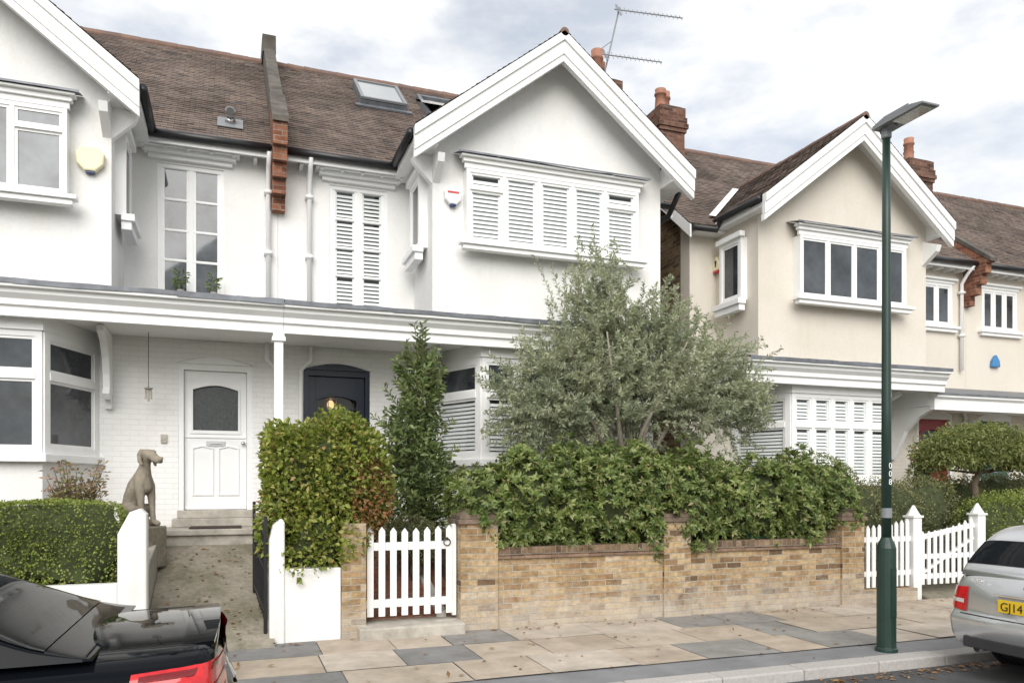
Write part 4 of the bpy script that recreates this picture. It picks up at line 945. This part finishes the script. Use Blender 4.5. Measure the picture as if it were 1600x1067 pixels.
# ------------------------------------------------------------------ cars
def smooth1(xs, pts, s=2):
    y = np.interp(xs, [p[0] for p in pts], [p[1] for p in pts])
    for _ in range(s):
        yp = np.pad(y, 1, mode='edge'); y = (yp[:-2]+2*yp[1:-1]+yp[2:])/4
    return y
def car(label, loc, rz, S, group=None):
    t = thing('car', label, 'car', loc, group, rz, local=True)
    Lc = S['L']; xs = np.concatenate([np.array([0,.015,.035,.06,.1,.15,.21]), np.arange(.28, Lc-.2, .08), np.array([Lc-.15,Lc-.08,Lc-.03,Lc])])
    Wm = S['W']/2; cr = S.get('corner', .86)
    gl = S.get('glass', CARGL)
    Wx = smooth1(xs, [(0,cr*Wm),(.03,(cr+.04)*Wm),(.1,(.7+.3*cr)*Wm),(.3,.985*Wm),(.8,Wm),(Lc-1.2,Wm),(Lc-.5,.95*Wm),(Lc-.15,.82*Wm),(Lc,.62*Wm)], 1)
    Ht = smooth1(xs, S['top'], 1); Hb = smooth1(xs, [(0,.3),(.3,.24),(.8,.2),(Lc-.8,.2),(Lc,.26)], 1)
    tf = S.get('sect') or [(0,0),(.5,0),(.88,.0),(.965,.07),(.99,.2),(1,.38),(1,.55),(.985,.72),(.965,.84),(.93,.93),(.86,.975),(.7,.99),(.35,1.0),(0,1.004)]
    u = np.linspace(0,1,len(tf)); uu = np.linspace(0,1,46)
    fy = smooth1(uu, [(a,b[0]) for a,b in zip(u,tf)], 1); fz = smooth1(uu, [(a,b[1]) for a,b in zip(u,tf)], 1); fy[0] = 0; fy[-1] = 0
    bz = S['bulge']
    bul = lambda z: float(np.interp(z, [b[0] for b in bz], [b[1] for b in bz]))
    q = MB(); rings = []
    m = len(uu)
    for i, x in enumerate(xs):
        fall = math.exp(-(x/.35)**2)
        prof = [(Wx[i]*fy[k], Hb[i]+(Ht[i]-Hb[i])*fz[k]) for k in range(m)]
        full = prof+[(-a,b) for a,b in prof[-2:0:-1]]
        ring = [q.pt((x+bul(z)*fall, y, z)) for y,z in full]; rings.append((ring, full))
    nr = len(rings[0][0])
    for (A,_),(B,_) in zip(rings, rings[1:]):
        for k in range(nr): q.f.append([A[k],A[(k+1)%nr],B[(k+1)%nr],B[k]])
    def cap(idx, sgnx, x0):
        ring, full = rings[idx]; zc = .62; prev = ring
        for kk in (.97,.9,.75,.55,.35,.12):
            new = []
            for y,z in full:
                z2 = zc+(z-zc)*kk; new.append(q.pt((x0+(bul(z2) if sgnx < 0 else 0)+sgnx*.055*(1-kk*kk), y*kk, z2)))
            for k in range(nr): q.f.append([prev[k],prev[(k+1)%nr],new[(k+1)%nr],new[k]])
            prev = new
        q.f.append(prev)
    cap(0,-1,0); cap(-1,1,Lc)
    body = q.build('body', S['paint'], t, smooth=True)
    cxs = np.arange(S['cab'][0][0], S['cab'][-1][0]+.001, .05)
    hc = smooth1(cxs, S['cab'], 2); belt = np.interp(cxs, xs, Ht)-.03
    wb = np.interp(cxs, xs, Wx)*.91
    npt = 26; rs = []
    q = MB()
    for i, x in enumerate(cxs):
        h = max(hc[i]-belt[i], .005); w0 = wb[i]; wt = w0-h*.42
        tpl = [(w0,0),(w0-(w0-wt)*.3,.3),(w0-(w0-wt)*.6,.6),(w0-(w0-wt)*.86,.84),(wt*.985,.93),(wt*.9,.975),(wt*.7,.992),(wt*.35,1),(0,1.003)]
        a = np.linspace(0,1,len(tpl)); b = np.linspace(0,1,npt)
        yy = smooth1(b,[(c,d[0]) for c,d in zip(a,tpl)],1); zz = smooth1(b,[(c,d[1]) for c,d in zip(a,tpl)],1); yy[-1] = 0
        half = [(yy[k], belt[i]+h*zz[k]) for k in range(npt)]
        full = half+[(-y,z) for y,z in half[-2::-1]]
        rs.append([Vector((x,y,z)) for y,z in full])
    ids = [[q.pt(p) for p in r] for r in rs]
    for A,B in zip(ids, ids[1:]):
        for k in range(len(A)-1): q.f.append([A[k],A[k+1],B[k+1],B[k]])
    q.f.append(ids[0])
    q.build('cabin', S['paint'], t, smooth=True)
    nn = len(rs[0])
    def patch(name, i0,i1,k0,k1,off,mat):
        p = MB(); g = {}
        for i in range(i0,i1+1):
            for k in range(k0,k1+1):
                a = rs[min(i+1,len(rs)-1)][k]-rs[max(i-1,0)][k]; b = rs[i][min(k+1,nn-1)]-rs[i][max(k-1,0)]
                n = a.cross(b)
                if n.length < 1e-9: n = Vector((0,0,1))
                n.normalize()
                c = rs[i][k]-Vector((rs[i][k].x,0,belt[i]-.3))
                if n.dot(c) < 0: n = -n
                g[i,k] = p.pt(rs[i][k]+n*off)
        for i in range(i0,i1):
            for k in range(k0,k1): p.f.append([g[i,k],g[i,k+1],g[i+1,k+1],g[i+1,k]])
        return p.build(name, mat, t, smooth=True)
    ix = lambda x: int(np.argmin(np.abs(cxs-x)))
    rg = S['rear_glass']; wg = S['wind']
    patch('rear_window', ix(rg[0]),ix(rg[1]),12,nn-13,.006,gl)
    patch('windscreen', ix(wg[0]),ix(wg[1]),13,nn-14,.006,CARGL)
    for (a,b) in S['side']:
        patch('side_window', ix(a),ix(b),3,11,.006,CARGL); patch('side_window', ix(a),ix(b),nn-12,nn-4,.006,CARGL)
    if S.get('trim'):
        for (k) in (2,nn-3):
            p = MB(); p.tube([rs[i][k]+Vector((0,.012*(1 if rs[i][k].y > 0 else -1),.004)) for i in range(ix(S['side'][0][0])-1, ix(S['side'][-1][1])+2, 2)], .009, 6); p.build('window_trim', CHROME, t, smooth=True)
    if S.get('rails'):
        for k in (17,nn-18):
            p = MB(); p.tube([rs[i][k]+Vector((0,0,.035)) for i in range(ix(.55), ix(2.1), 3)], .014, 8); p.build('roof_rail', CHROME, t, smooth=True)
    def hw(x, z):
        i = int(np.argmin(np.abs(xs-x))); f = (z-Hb[i])/(Ht[i]-Hb[i])
        half = [(fz[k],fy[k]) for k in range(m) if fy[k] > .6]
        return Wx[i]*float(np.interp(f,[h[0] for h in half],[h[1] for h in half]))
    def lamp(sg, y_in, xs_side, zlo, zhi, mat, off=.012, name='tail_light'):
        p = MB(); nt, nz = 26, 6; g = {}
        for a in range(nt+1):
            tt = a/nt
            for b in range(nz+1):
                z = zlo(tt)+(zhi(tt)-zlo(tt))*b/nz
                w0 = hw(0,z)*.985
                if tt < .5:
                    s = tt/.5; y = y_in+(w0-y_in)*s; x = bul(z)-.055*max(0,1-(y/w0)**2)-off+.012*max(0,(s-.8)/.2)
                    y += off*max(0,(s-.7)/.3)
                else:
                    s = (tt-.5)/.5; x = xs_side*s; y = hw(x,z)+off*.9; x = x+bul(z)*math.exp(-(x/.35)**2)
                g[a,b] = p.pt((x,sg*y,z))
        for a in range(nt):
            for b in range(nz): p.f.append([g[a,b],g[a+1,b],g[a+1,b+1],g[a,b+1]])
        return p.build(name, mat, t, smooth=True, recalc=False)
    for sg in (-1,1):
        l = lamp(sg, *S['lamp'])
        for k, (mt, fa, fb, of) in enumerate(S.get('lampbars', [])):
            y_in, xsd, zlo, zhi, _ = S['lamp']
            o = lamp(sg, y_in+.03, xsd*.9, (lambda u, fa=fa: zlo(u)+(zhi(u)-zlo(u))*fa), (lambda u, fb=fb: zlo(u)+(zhi(u)-zlo(u))*fb), mt, of, 'lamp_strip'); o.parent = l
        p = MB(); i = int(np.argmin(np.abs(xs-(Lc-.35)))); w = Wx[i]
        p.prism([(Lc-.5,sg*(w+.01),.62),(Lc-.14,sg*(w*.86),.6),(Lc-.12,sg*(w*.82),.7),(Lc-.45,sg*(w+.01),.76)], (0,-sg*.06,0)); p.build('headlight', LENSC, t)
    rx = lambda y,z: bul(z)-.055*(1-(y/(cr*Wm))**2)
    p = MB(); p.box(rx(0,.33)-.012,rx(0,.33)+.05,-.6,.6,.3,.4); p.build('bumper_insert', PLASK, t, bev=.01)
    pz = S['plate_z']; p = MB(); xx = rx(0,pz)-.018; p.box(xx,xx+.03,-.26,.26,pz-.056,pz+.056); pl = p.build('number_plate', PLATEY, t, bev=.003)
    if S.get('plate'):
        text('plate_lettering', S['plate'], .105, BLK, pl, (xx-.002,.235,pz-.005), (R(90),0,R(-90)), .001, 'LEFT')
    for sg in (-1,1):
        p = MB(); p.tube([(rx(.45,.3)-.02,sg*.48,.3),(.25,sg*.48,.31)], [.042,.04], 14); p.build('exhaust_pipe', CHROME, t, smooth=True)
        p = MB(); p.tube([(rx(.45,.3)-.024,sg*.48,.3),(rx(.45,.3)-.018,sg*.48,.3)], .033, 12); p.build('exhaust_opening', BLK, t)
    # shut line of the boot lid
    p = MB(); w1 = Wm*.74; zl = S['plate_z']-.12; n = 12
    p.tube([(rx(w1*(2*k/n-1),zl)-.003, w1*(2*k/n-1), zl) for k in range(n+1)], .005, 5)
    p.build('boot_seam', BLK, t)
    if S.get('saloon'):
        for sg in (-1,1):
            p = MB(); yy = sg*Wm*.70
            topz = lambda x: float(np.interp(x, xs, Hb)+(np.interp(x, xs, Ht)-np.interp(x, xs, Hb))*np.interp(abs(yy)/float(np.interp(x, xs, Wx)), fy[::-1][:18], fz[::-1][:18]))
            p.tube([(x, yy, topz(x)-.001) for x in np.linspace(.03,.62,12)], .0045, 5); p.build('boot_seam', BLK, t)
        p = MB(); n = 16; w2 = Wm*.7
        for k in range(n):
            ya, yb = w2*(2*k/n-1), w2*(2*(k+1)/n-1)
            za = float(np.interp(.05, xs, Ht))-.012-.03*(ya/w2)**2; zb = float(np.interp(.05, xs, Ht))-.012-.03*(yb/w2)**2
            p.prism([(-.035+.02*(ya/w2)**2,ya,za+.012),(.13,ya,za+.004),(.13,yb,zb+.004),(-.035+.02*(yb/w2)**2,yb,zb+.012)], (0,0,.014))
        p.build('boot_lip', S['paint'], t)
    if S.get('badge'):
        bz2 = S['badge_z']; p = MB(); xb = rx(0,bz2)-.012
        p.tube([(xb,.045*math.cos(a),bz2+.045*math.sin(a)) for a in np.linspace(0,2*math.pi,21)], .005, 6)
        for k in range(3):
            a = math.pi/2+k*2*math.pi/3; p.bar((xb,0,bz2),(xb,.043*math.cos(a),bz2+.043*math.sin(a)),.006,.01)
        p.build('badge', CHROME, t)
        text('model_lettering', S['badge'], .055, CHROME, t, (rx(.48,bz2)-.012,.5,bz2+.03), (R(90),0,R(-90)), .002)
        p = MB(); p.box(rx(0,bz2-.09)-.02,rx(0,bz2-.09)+.02,-.3,.3,bz2-.085,bz2-.06); p.build('boot_trim', CHROME, t, bev=.004)
    for x in (S['ax'][0], S['ax'][1]):
        for sg in (-1,1):
            p = MB(); p.lathe([(.36,-.002),(.36,.01),(.33,.012)], (x,sg*(Wm-.004),.322), 32, 'y'); p.build('wheel_arch', PLASK, t)
            p = MB(); p.lathe([(.1,-.11),(.3,-.11),(.318,-.09),(.322,0),(.318,.09),(.3,.11),(.1,.11)], (x,sg*(Wm-.11),.322), 32, 'y'); w = p.build('wheel', RUB, t, smooth=True)
            p = MB(); yo = sg*(Wm+.006)
            for k in range(5):
                a = k*2*math.pi/5; p.bar((x,yo,.322),(x+.2*math.cos(a),yo,.322+.2*math.sin(a)),.02,.05,(0,1,0))
            p.lathe([(.205,-.01),(.225,-.01),(.225,.01),(.205,.01),(.205,-.01)], (x,yo,.322), 28, 'y'); p.build('rim', STEEL, w)
    for sg in (-1,1):
        for x in S['handles']:
            p = MB(); w = Wm+.012; p.tube([(x,sg*w,.86),(x+.05,sg*(w+.02),.865),(x+.17,sg*(w+.02),.87),(x+.22,sg*w,.87)], .013, 8); p.build('door_handle', S['paint'], t, smooth=True)
        p = MB(); x = S['wind'][0]+.05; p.lathe([(.02,-.1),(.09,-.06),(.1,.02),(.07,.09),(.02,.11)], (x,sg*(Wm+.09),1.02), 12, 'y'); p.build('wing_mirror', S['paint'], t, smooth=True)
    return t
car('glossy black saloon car parked at the kerb, only its boot and tail light in frame', (-.1,4.78,-.1), math.pi, dict(L=4.9,W=1.86,paint=PAINTK,corner=.9,saloon=True,
    sect=[(0,0),(.5,0),(.88,.0),(.965,.06),(.99,.2),(1,.4),(1.0,.6),(.998,.74),(.992,.82),(.968,.855),(.935,.89),(.885,.927),(.8,.953),(.6,.978),(.3,.994),(0,1.0)],
    top=[(0,1.01),(.04,1.04),(.3,1.03),(.9,1.02),(2.0,1.0),(3.3,.98),(3.6,.97),(4.3,.88),(4.9,.68)],
    bulge=[(.2,.06),(.3,-.02),(.5,-.07),(.64,-.07),(.7,-.02),(.9,.0),(1.0,-.03),(1.08,-.05)],
    cab=[(.5,1.0),(.75,1.06),(1.15,1.24),(1.5,1.37),(1.9,1.43),(2.5,1.46),(2.9,1.42),(3.7,1.0)],
    rear_glass=(.72,1.5), wind=(2.96,3.6), side=[(1.1,1.75),(1.85,2.9)], trim=True,
    lamp=(.35,.34,lambda u: .72+.05*max(0,u-.5),lambda u: .955-.05*max(0,u-.5),TAILR), lampbars=[(TAILD,.05,.18,.016),(TAILD,.44,.52,.016),(TAILD,.82,.95,.016)],
    plate_z=.5, ax=(1.05,4.0), handles=(1.5,2.5)))
car('silver estate car at the kerb by the right edge with yellow plate GJ14', (6.5,4.7,-.1), 0, dict(L=4.6,W=1.77,paint=PAINTS,corner=.84,
    top=[(0,.95),(.06,.985),(.3,.99),(1.5,.95),(3.2,.95),(3.4,.94),(4.1,.85),(4.6,.66)],
    bulge=[(.2,.08),(.28,.0),(.4,-.06),(.56,-.075),(.62,-.02),(.8,.0),(.95,.04),(1.0,.05)],
    cab=[(.05,.97),(.1,1.06),(.2,1.22),(.3,1.345),(.38,1.4),(.5,1.425),(1.4,1.46),(2.2,1.43),(2.5,1.36),(3.3,.97)],
    rear_glass=(.1,.27), wind=(2.55,3.2), side=[(.5,1.1),(1.2,2.0),(2.08,2.5)], trim=True, rails=True,
    lamp=(.6,.3,lambda u: .62+.03*u,lambda u: .85-.02*u,TAILR), lampbars=[(LENSC,.32,.48,.016)],
    plate_z=.72, plate='GJ14', badge='C180', badge_z=.885, ax=(.95,3.75), handles=(1.3,2.3)))
# ------------------------------------------------------------------ vegetation
ells = [(-1.75-.55*k, 9.14, 1.09, .62, .42, .43) for k in (-.1,1,2,3,4)]
shrub('hedge', 'clipped small leaved green hedge on the white wall at the left edge', 'hedge', ells, (-2.2,9.12,.6), L_BOX, 32000, .032, .023, k=.92, power=7.0, jit=.8, stem=False, shell=(.92,1.02))
X0 = PX(115,9.9)
t = thing('shrub', 'sparse pinkish green shrub behind the clipped left hedge', 'shrub', (X0,9.9,.8))
q = MB(); LP = []; LA = []
for k in range(34):
    a = random.uniform(0,2*math.pi); r = random.uniform(.1,.45); tip = Vector((X0+r*math.cos(a),9.9+.5*r*math.sin(a),1.8+random.uniform(-.2,.28)-.4*r))
    mid = Vector((X0+.4*r*math.cos(a),9.9,1.4)); q.tube([(X0,9.9,.8),mid,tip], [.012,.008,.003], 5)
    for j in range(22):
        LP.append(tuple(tip.lerp(mid, random.uniform(-.08,.8))+Vector((random.uniform(-.05,.05),random.uniform(-.05,.05),random.uniform(-.03,.05))))); LA.append((random.uniform(-1,1),random.uniform(-1,1),random.uniform(-.2,.9)))
q.build('stem', BARK, t); leaves('foliage', L_PINK, t, np.array(LP), np.array(LA), .065, .028)
# ivy-like mound over the white wall
ells = [(.96,9.1,1.6,.58,.45,.84),(1.27,9.08,1.7,.43,.42,.66),(.7,9.08,1.6,.38,.42,.76),(.9,8.96,1.12,.46,.42,.46)]
t = shrub('hedge', 'tall rounded yellow green bush over the short white wall beside the picket gate', 'hedge', ells, (1.0,9.1,.5), L_BEECH, 15500, .07, .046, k=.76, power=3.2, jit=.8, shell=(.66,1.12))
P, Nn = blob(2000, [(1.42,9.0,1.5,.29,.38,.5)], (.85,1.12)); leaves('rusty_foliage', L_RED, t, P, unit(Nn+rng.normal(size=Nn.shape)*.7), .06, .038)
# slim bay tree with loose shoots
bx, by = PX(652,10.2), 10.2
ells = [(bx,by,1.35,.48,.4,.55),(bx+.1,by,1.9,.4,.38,.45),(bx-.08,by,2.4,.33,.34,.45),(bx+.05,by,2.9,.25,.26,.4)]
t = shrub('bay_tree', 'slim dark green bay tree in front of the wall between navy door and bay window', 'tree', ells, (bx,by,.7), L_BAY, 3600, .11, .042, k=1.0, jit=.9, shell=(.25,1.1), core_ells=[(bx,by,1.9,.16,.14,1.0)])
LP, LA = [], []
q = MB()
for k in range(84):
    z = random.uniform(1.1,3.3); r0 = .5-.13*(z-1.2); a = random.uniform(0,6.28)
    s = Vector((bx+.4*r0*math.cos(a),by+.4*r0*math.sin(a),z)); d = Vector((math.cos(a)*.6,math.sin(a)*.5,random.uniform(.4,1.1))).normalized(); l = random.uniform(.3,.6)*(1.05 if z < 2.6 else .75)
    if k < 7: s = Vector((bx+random.uniform(-.08,.08),by,3.05)); d = Vector((random.uniform(-.25,.25),random.uniform(-.2,.2),1)).normalized(); l = random.uniform(.45,.9)
    q.tube([s,s+d*l*.5,s+d*l], [.008,.006,.003], 5)
    s1 = d.cross(Vector((0,0,1))).normalized() if abs(d.z) < .999 else Vector((1,0,0)); s2 = d.cross(s1)
    for j in range(26):
        u = (j+.5)/26; an = j*2.4; LP.append(tuple(s+d*l*u)); LA.append(tuple(d*.8+(s1*math.cos(an)+s2*math.sin(an))))
q.build('shoots', BARK, t); leaves('shoot_foliage', L_BAY, t, np.array(LP), np.array(LA), .105, .04)
ells = [(PX(650,9.6),9.7,.98,.36,.3,.3)]
shrub('shrub', 'low yellowish shrub just behind the white picket gate', 'shrub', ells, (ells[0][0],9.7,.6), L_DULL, 3500, .035, .018, k=.75, jit=.9)
random.seed(21)
def hedge_ells(x0,x1,n,ztop):
    out = []
    for k in range(n):
        x = x0+(x1-x0)*(k+.5)/n; z = 1.44+random.uniform(-.08,.06)
        out.append((x,9.04+random.uniform(-.08,.06),z,(x1-x0)/n*.8,.54,ztop(k)-z))
    return out
shrub('evergreen_hedge', 'glossy whorled evergreen hedge on the brick wall below the olive tree', 'hedge', hedge_ells(2.62,5.4,5,lambda k: (1.98,2.15,2.2,2.28,2.2)[k]), (4.0,9.1,.5), L_PITT, 3000, .084, .034, k=.72, whorl=9, shell=(.72,1.09))
shrub('evergreen_hedge', 'glossy whorled evergreen hedge on the brick wall left of the street lamp', 'hedge', hedge_ells(5.4,8.5,5,lambda k: (2.2,2.1,2.08,2.15,2.02)[k]), (7.0,9.1,.5), L_PITT, 3000, .084, .034, k=.72, whorl=9, shell=(.72,1.09))
# olive tree
ox, oy = PX(985,9.8), 9.8
t = thing('olive_tree', 'airy grey green olive tree in front of the middle house bay window', 'tree', (ox,oy,.6))
q = MB()
E = [(ox,oy,3.0,1.9,.8,.95),(ox-.45,oy,3.6,1.15,.7,.9),(ox+.85,oy,3.35,1.3,.75,.95),(ox-1.1,oy,2.95,1.0,.7,.85),(ox-.55,oy,4.3,.52,.45,.8),(ox+.35,oy,3.95,.75,.5,.75),(ox+1.55,oy,3.0,.95,.6,.85),(ox-1.45,oy,2.6,.75,.55,.65),(ox+1.95,oy,2.95,.5,.4,.5)]
q.tube([(ox+.1,oy,.5),(ox+.05,oy,1.1),(ox-.05,oy+.02,1.6)], [.13,.1,.09], 10)
for k in range(9):
    a = k*2*math.pi/9+random.uniform(-.3,.3); r = random.uniform(.5,1.4)
    end = Vector((ox+1.2*r*math.cos(a), oy+.45*r*math.sin(a), random.uniform(2.9,3.8)))
    st = Vector((ox-.05,oy+.02,1.55)); mid = st.lerp(end,.5)+Vector((random.uniform(-.15,.15),0,random.uniform(0,.2)))
    q.tube([st,mid,end], [.05,.03,.01], 7)
n = 1650
P, Nn = blob(n, E, (.12,.98), cut=.0)
LP, LA = [], []
wisps = [(Vector((ox-.6+random.gauss(0,.3),oy+random.gauss(0,.2),4.55+random.uniform(-.3,.15))), Vector((random.gauss(0,.22),random.gauss(0,.2),1)), random.uniform(.5,.9)) for _ in range(26)]
wisps += [(Vector((ox+random.uniform(.2,1.9),oy+random.gauss(0,.2),random.uniform(3.7,4.1)-.25*random.random())), Vector((random.gauss(.2,.3),random.gauss(0,.2),1)), random.uniform(.4,.65)) for _ in range(28)]
jobs = []
for p, nn in zip(P, Nn):
    c = Vector((ox,oy,2.4)); p = Vector(p)
    d = ((p-c).normalized()*.7+Vector(nn)*.5+Vector((random.gauss(0,.5),random.gauss(0,.4),random.gauss(.2,.45)))).normalized()
    jobs.append((p, d, random.uniform(.26,.56), 105))
for p, d, l in wisps: jobs.append((p, d.normalized(), l, 75))
for p, d, l, dens in jobs:
    pts = [p-d*l*.5, p, p+d*l*.5+Vector((0,0,-.06*random.random()))]
    q.tube(pts, [.004,.003,.0015], 4, cap=False)
    s1 = d.cross(Vector((random.gauss(0,1),random.gauss(0,1),random.gauss(0,1)))).normalized(); s2 = d.cross(s1)
    m = int(l*dens)
    for j in range(m):
        u = j/m; b = pts[0].lerp(pts[2], u); a = random.uniform(0,6.28)
        o = s1*math.cos(a)+s2*math.sin(a)
        LP.append(tuple(b)); LA.append(tuple(d*.6+o*.9))
q.build('trunk', BARKG, t, smooth=True)
LP = np.array(LP); LA = np.array(LA)
leaves('crown', L_OLIVE, t, LP, LA, rng.uniform(.045,.085,len(LP)), rng.uniform(.018,.028,len(LP)), .1, .05)
# plants in the cream house garden
ells = [(9.0,9.5,1.25,.6,.4,.5),(9.8,9.55,1.25,.6,.4,.5),(10.6,9.6,1.25,.6,.4,.5)]
shrub('hedge', 'dull brownish green hedge behind the white picket fence', 'hedge', ells, (9.8,9.55,.4), L_DULL, 9000, .045, .022, k=.82, power=3.5, jit=.9)
ells = [(9.4,10.5,1.75,.75,.4,.45),(8.6,10.3,1.75,.5,.4,.45)]
shrub('shrub', 'fine leaved shrub below the shuttered bay of the cream house', 'shrub', ells, (9.2,10.5,.6), L_MAPLE, 5000, .05, .02, k=.7, jit=.9)
ells = [(11.6,9.1,.9,.6,.4,.6),(12.3,9.1,.95,.6,.4,.62),(13.0,9.15,.95,.6,.4,.62)]
shrub('hedge', 'dense green hedge at the right edge behind the silver car', 'hedge', ells, (ells[0][0],9.05,.1), L_BOX, 11000, .045, .026, k=.85, power=3.5)
ells = [(13.6,10.7,1.35,.7,.45,.55),(14.5,10.8,1.4,.7,.45,.5),(12.7,10.6,1.3,.6,.45,.5)]
shrub('hedge', 'mid green hedge below the teal door at the right edge', 'hedge', ells, (13.6,10.7,.4), L_DULL, 7000, .05, .026, k=.8, power=3.0)
fx, fy = PX(1442,10.0), 10.0
t = shrub('flowering_shrub', 'small shrub with a few pink flowers behind the cream house gate', 'shrub', [(fx,fy,1.75,.32,.25,.4),(fx+.3,fy,1.6,.25,.25,.3)], (fx,fy,.6), L_MAPLE, 1500, .06, .022, k=.6, jit=.9)
P, Nn = blob(40, [(fx,fy,2.0,.3,.2,.3)], (.7,1.1)); leaves('flower', L_FLOW, t, P, Nn, .055, .04)
# small tree with flat spreading layers of foliage
wx, wy = PX(1525,9.9), 9.9
t = thing('ornamental_tree', 'small flat topped spreading tree with crooked trunk before the cream porch', 'tree', (wx,wy,.5))
q = MB(); q.tube([(wx,wy,.4),(wx+.06,wy,1.2),(wx-.05,wy,1.7),(wx+.12,wy,2.0),(wx,wy,2.35)], [.075,.065,.06,.05,.03], 9)
pads = [(wx+.1,wy,2.6,.8,.5,.18),(wx-.6,wy-.05,2.44,.6,.45,.18),(wx+.85,wy+.05,2.46,.7,.45,.19),(wx+.2,wy-.35,2.3,.9,.35,.2),(wx-.95,wy,2.26,.5,.35,.17),(wx+1.4,wy,2.28,.6,.4,.19),(wx-.5,wy-.25,2.12,.6,.3,.16),(wx+.75,wy-.3,2.1,.7,.3,.17),(wx+1.75,wy,2.1,.4,.3,.15),(wx-1.1,wy,2.08,.3,.25,.13)]
for (px_,py_,pz_,a_,b_,c_) in pads:
    q.tube([(wx+.05,wy,1.9),((wx+px_)/2,(wy+py_)/2+.1,pz_-.12),(px_,py_,pz_-.03)], [.026,.018,.008], 6)
    for k in range(5):
        a = k*1.256; q.tube([(px_,py_,pz_-.03),(px_+.8*a_*math.cos(a),py_+.8*b_*math.sin(a),pz_-.01)], [.008,.003], 5)
q.build('trunk', BARK, t, smooth=True)
P, Nn = blob(15000, pads, (.15,1.15), cut=.2)
A = Nn*.4+rng.normal(0,.55,P.shape)+np.array([0,0,-.3])
leaves('crown', L_MAPLE, t, P, A, rng.uniform(.05,.09,len(P)), rng.uniform(.024,.038,len(P)))
bx = PX(1170,9.0)
t = thing('wheelie_bin', 'dark green wheelie bin half hidden in the evergreen hedge', 'bin', (bx,8.98,.45))
q = MB(); q.prism([(bx-.2,8.88,.45),(bx+.2,8.88,.45),(bx+.25,8.88,1.2),(bx-.25,8.88,1.2)], (0,.45,0)); q.build('body', BINM, t, bev=.02)
q = MB(); q.prism([(bx-.28,8.86,1.2),(bx+.28,8.86,1.2),(bx+.26,8.86,1.25),(bx-.26,8.86,1.25)], (0,.52,0)); q.build('lid', BINM, t, bev=.01)
# ------------------------------------------------------------------ light and sky
w = bpy.data.worlds.new('World'); scene.world = w; w.use_nodes = True
nt = w.node_tree; nt.nodes.clear()
out = N(nt,'ShaderNodeOutputWorld'); bg = N(nt,'ShaderNodeBackground'); bg2 = N(nt,'ShaderNodeBackground'); mx = N(nt,'ShaderNodeMixShader')
sun_el, sdir = R(34), Vector((-.36,-.93,0)).normalized()
sky = N(nt,'ShaderNodeTexSky'); sky.sky_type = 'NISHITA'; sky.sun_disc = False; sky.sun_elevation = sun_el; sky.sun_rotation = math.atan2(sdir.x, sdir.y)
bg.inputs[1].default_value = .15; nt.links.new(sky.outputs[0], bg.inputs[0])
tc = N(nt,'ShaderNodeTexCoord')
def sn(scale, st, det=9, loc=(0,0,0)):
    mp = N(nt,'ShaderNodeMapping'); mp.inputs['Scale'].default_value = st; mp.inputs['Location'].default_value = loc; nt.links.new(tc.outputs['Generated'], mp.inputs[0])
    n = N(nt,'ShaderNodeTexNoise'); n.inputs['Scale'].default_value = scale; n.inputs['Detail'].default_value = det; n.inputs['Roughness'].default_value = .55; nt.links.new(mp.outputs[0], n.inputs['Vector']); return n.outputs['Fac']
cov = ramp(nt, sn(3.4,(1,1,2.4),9,(1.1,2.2,.9)), [(.38,(.55,.55,.55)),(.54,(1,1,1))])
shade = ramp(nt, sn(4.2,(1,1,2.6),10,(.7,5.2,.1)), [(.32,(.74,.755,.77)),(.47,(.86,.862,.862)),(.58,(.97,.962,.945))])
nt.links.new(shade, bg2.inputs[0]); bg2.inputs[1].default_value = 1.27
nt.links.new(cov, mx.inputs[0]); nt.links.new(bg.outputs[0], mx.inputs[1]); nt.links.new(bg2.outputs[0], mx.inputs[2]); nt.links.new(mx.outputs[0], out.inputs[0])
sl = bpy.data.lights.new('sun','SUN'); sl.energy = 3.1; sl.angle = R(50); sl.color = (1,.975,.935)
so = bpy.data.objects.new('sun', sl); C.objects.link(so); to = Vector((sdir.x*math.cos(sun_el), sdir.y*math.cos(sun_el), math.sin(sun_el)))
so.rotation_euler = to.to_track_quat('Z','Y').to_euler(); so.location = (0,-10,20)
# ------------------------------------------------------------------ camera
cd = bpy.data.cameras.new('camera'); cam = bpy.data.objects.new('camera', cd); C.objects.link(cam)
cam.location = (0,0,CAMZ); cam.rotation_euler = (R(90),0,-PHI)
cd.sensor_width = 36; cd.lens = 36*FPX/1600; cd.shift_y = (HY-533.5)/1600; cd.clip_start = .1; cd.clip_end = 2000
scene.camera = cam
scene.view_settings.view_transform = 'Standard'; scene.view_settings.look = 'None'; scene.view_settings.exposure = 0
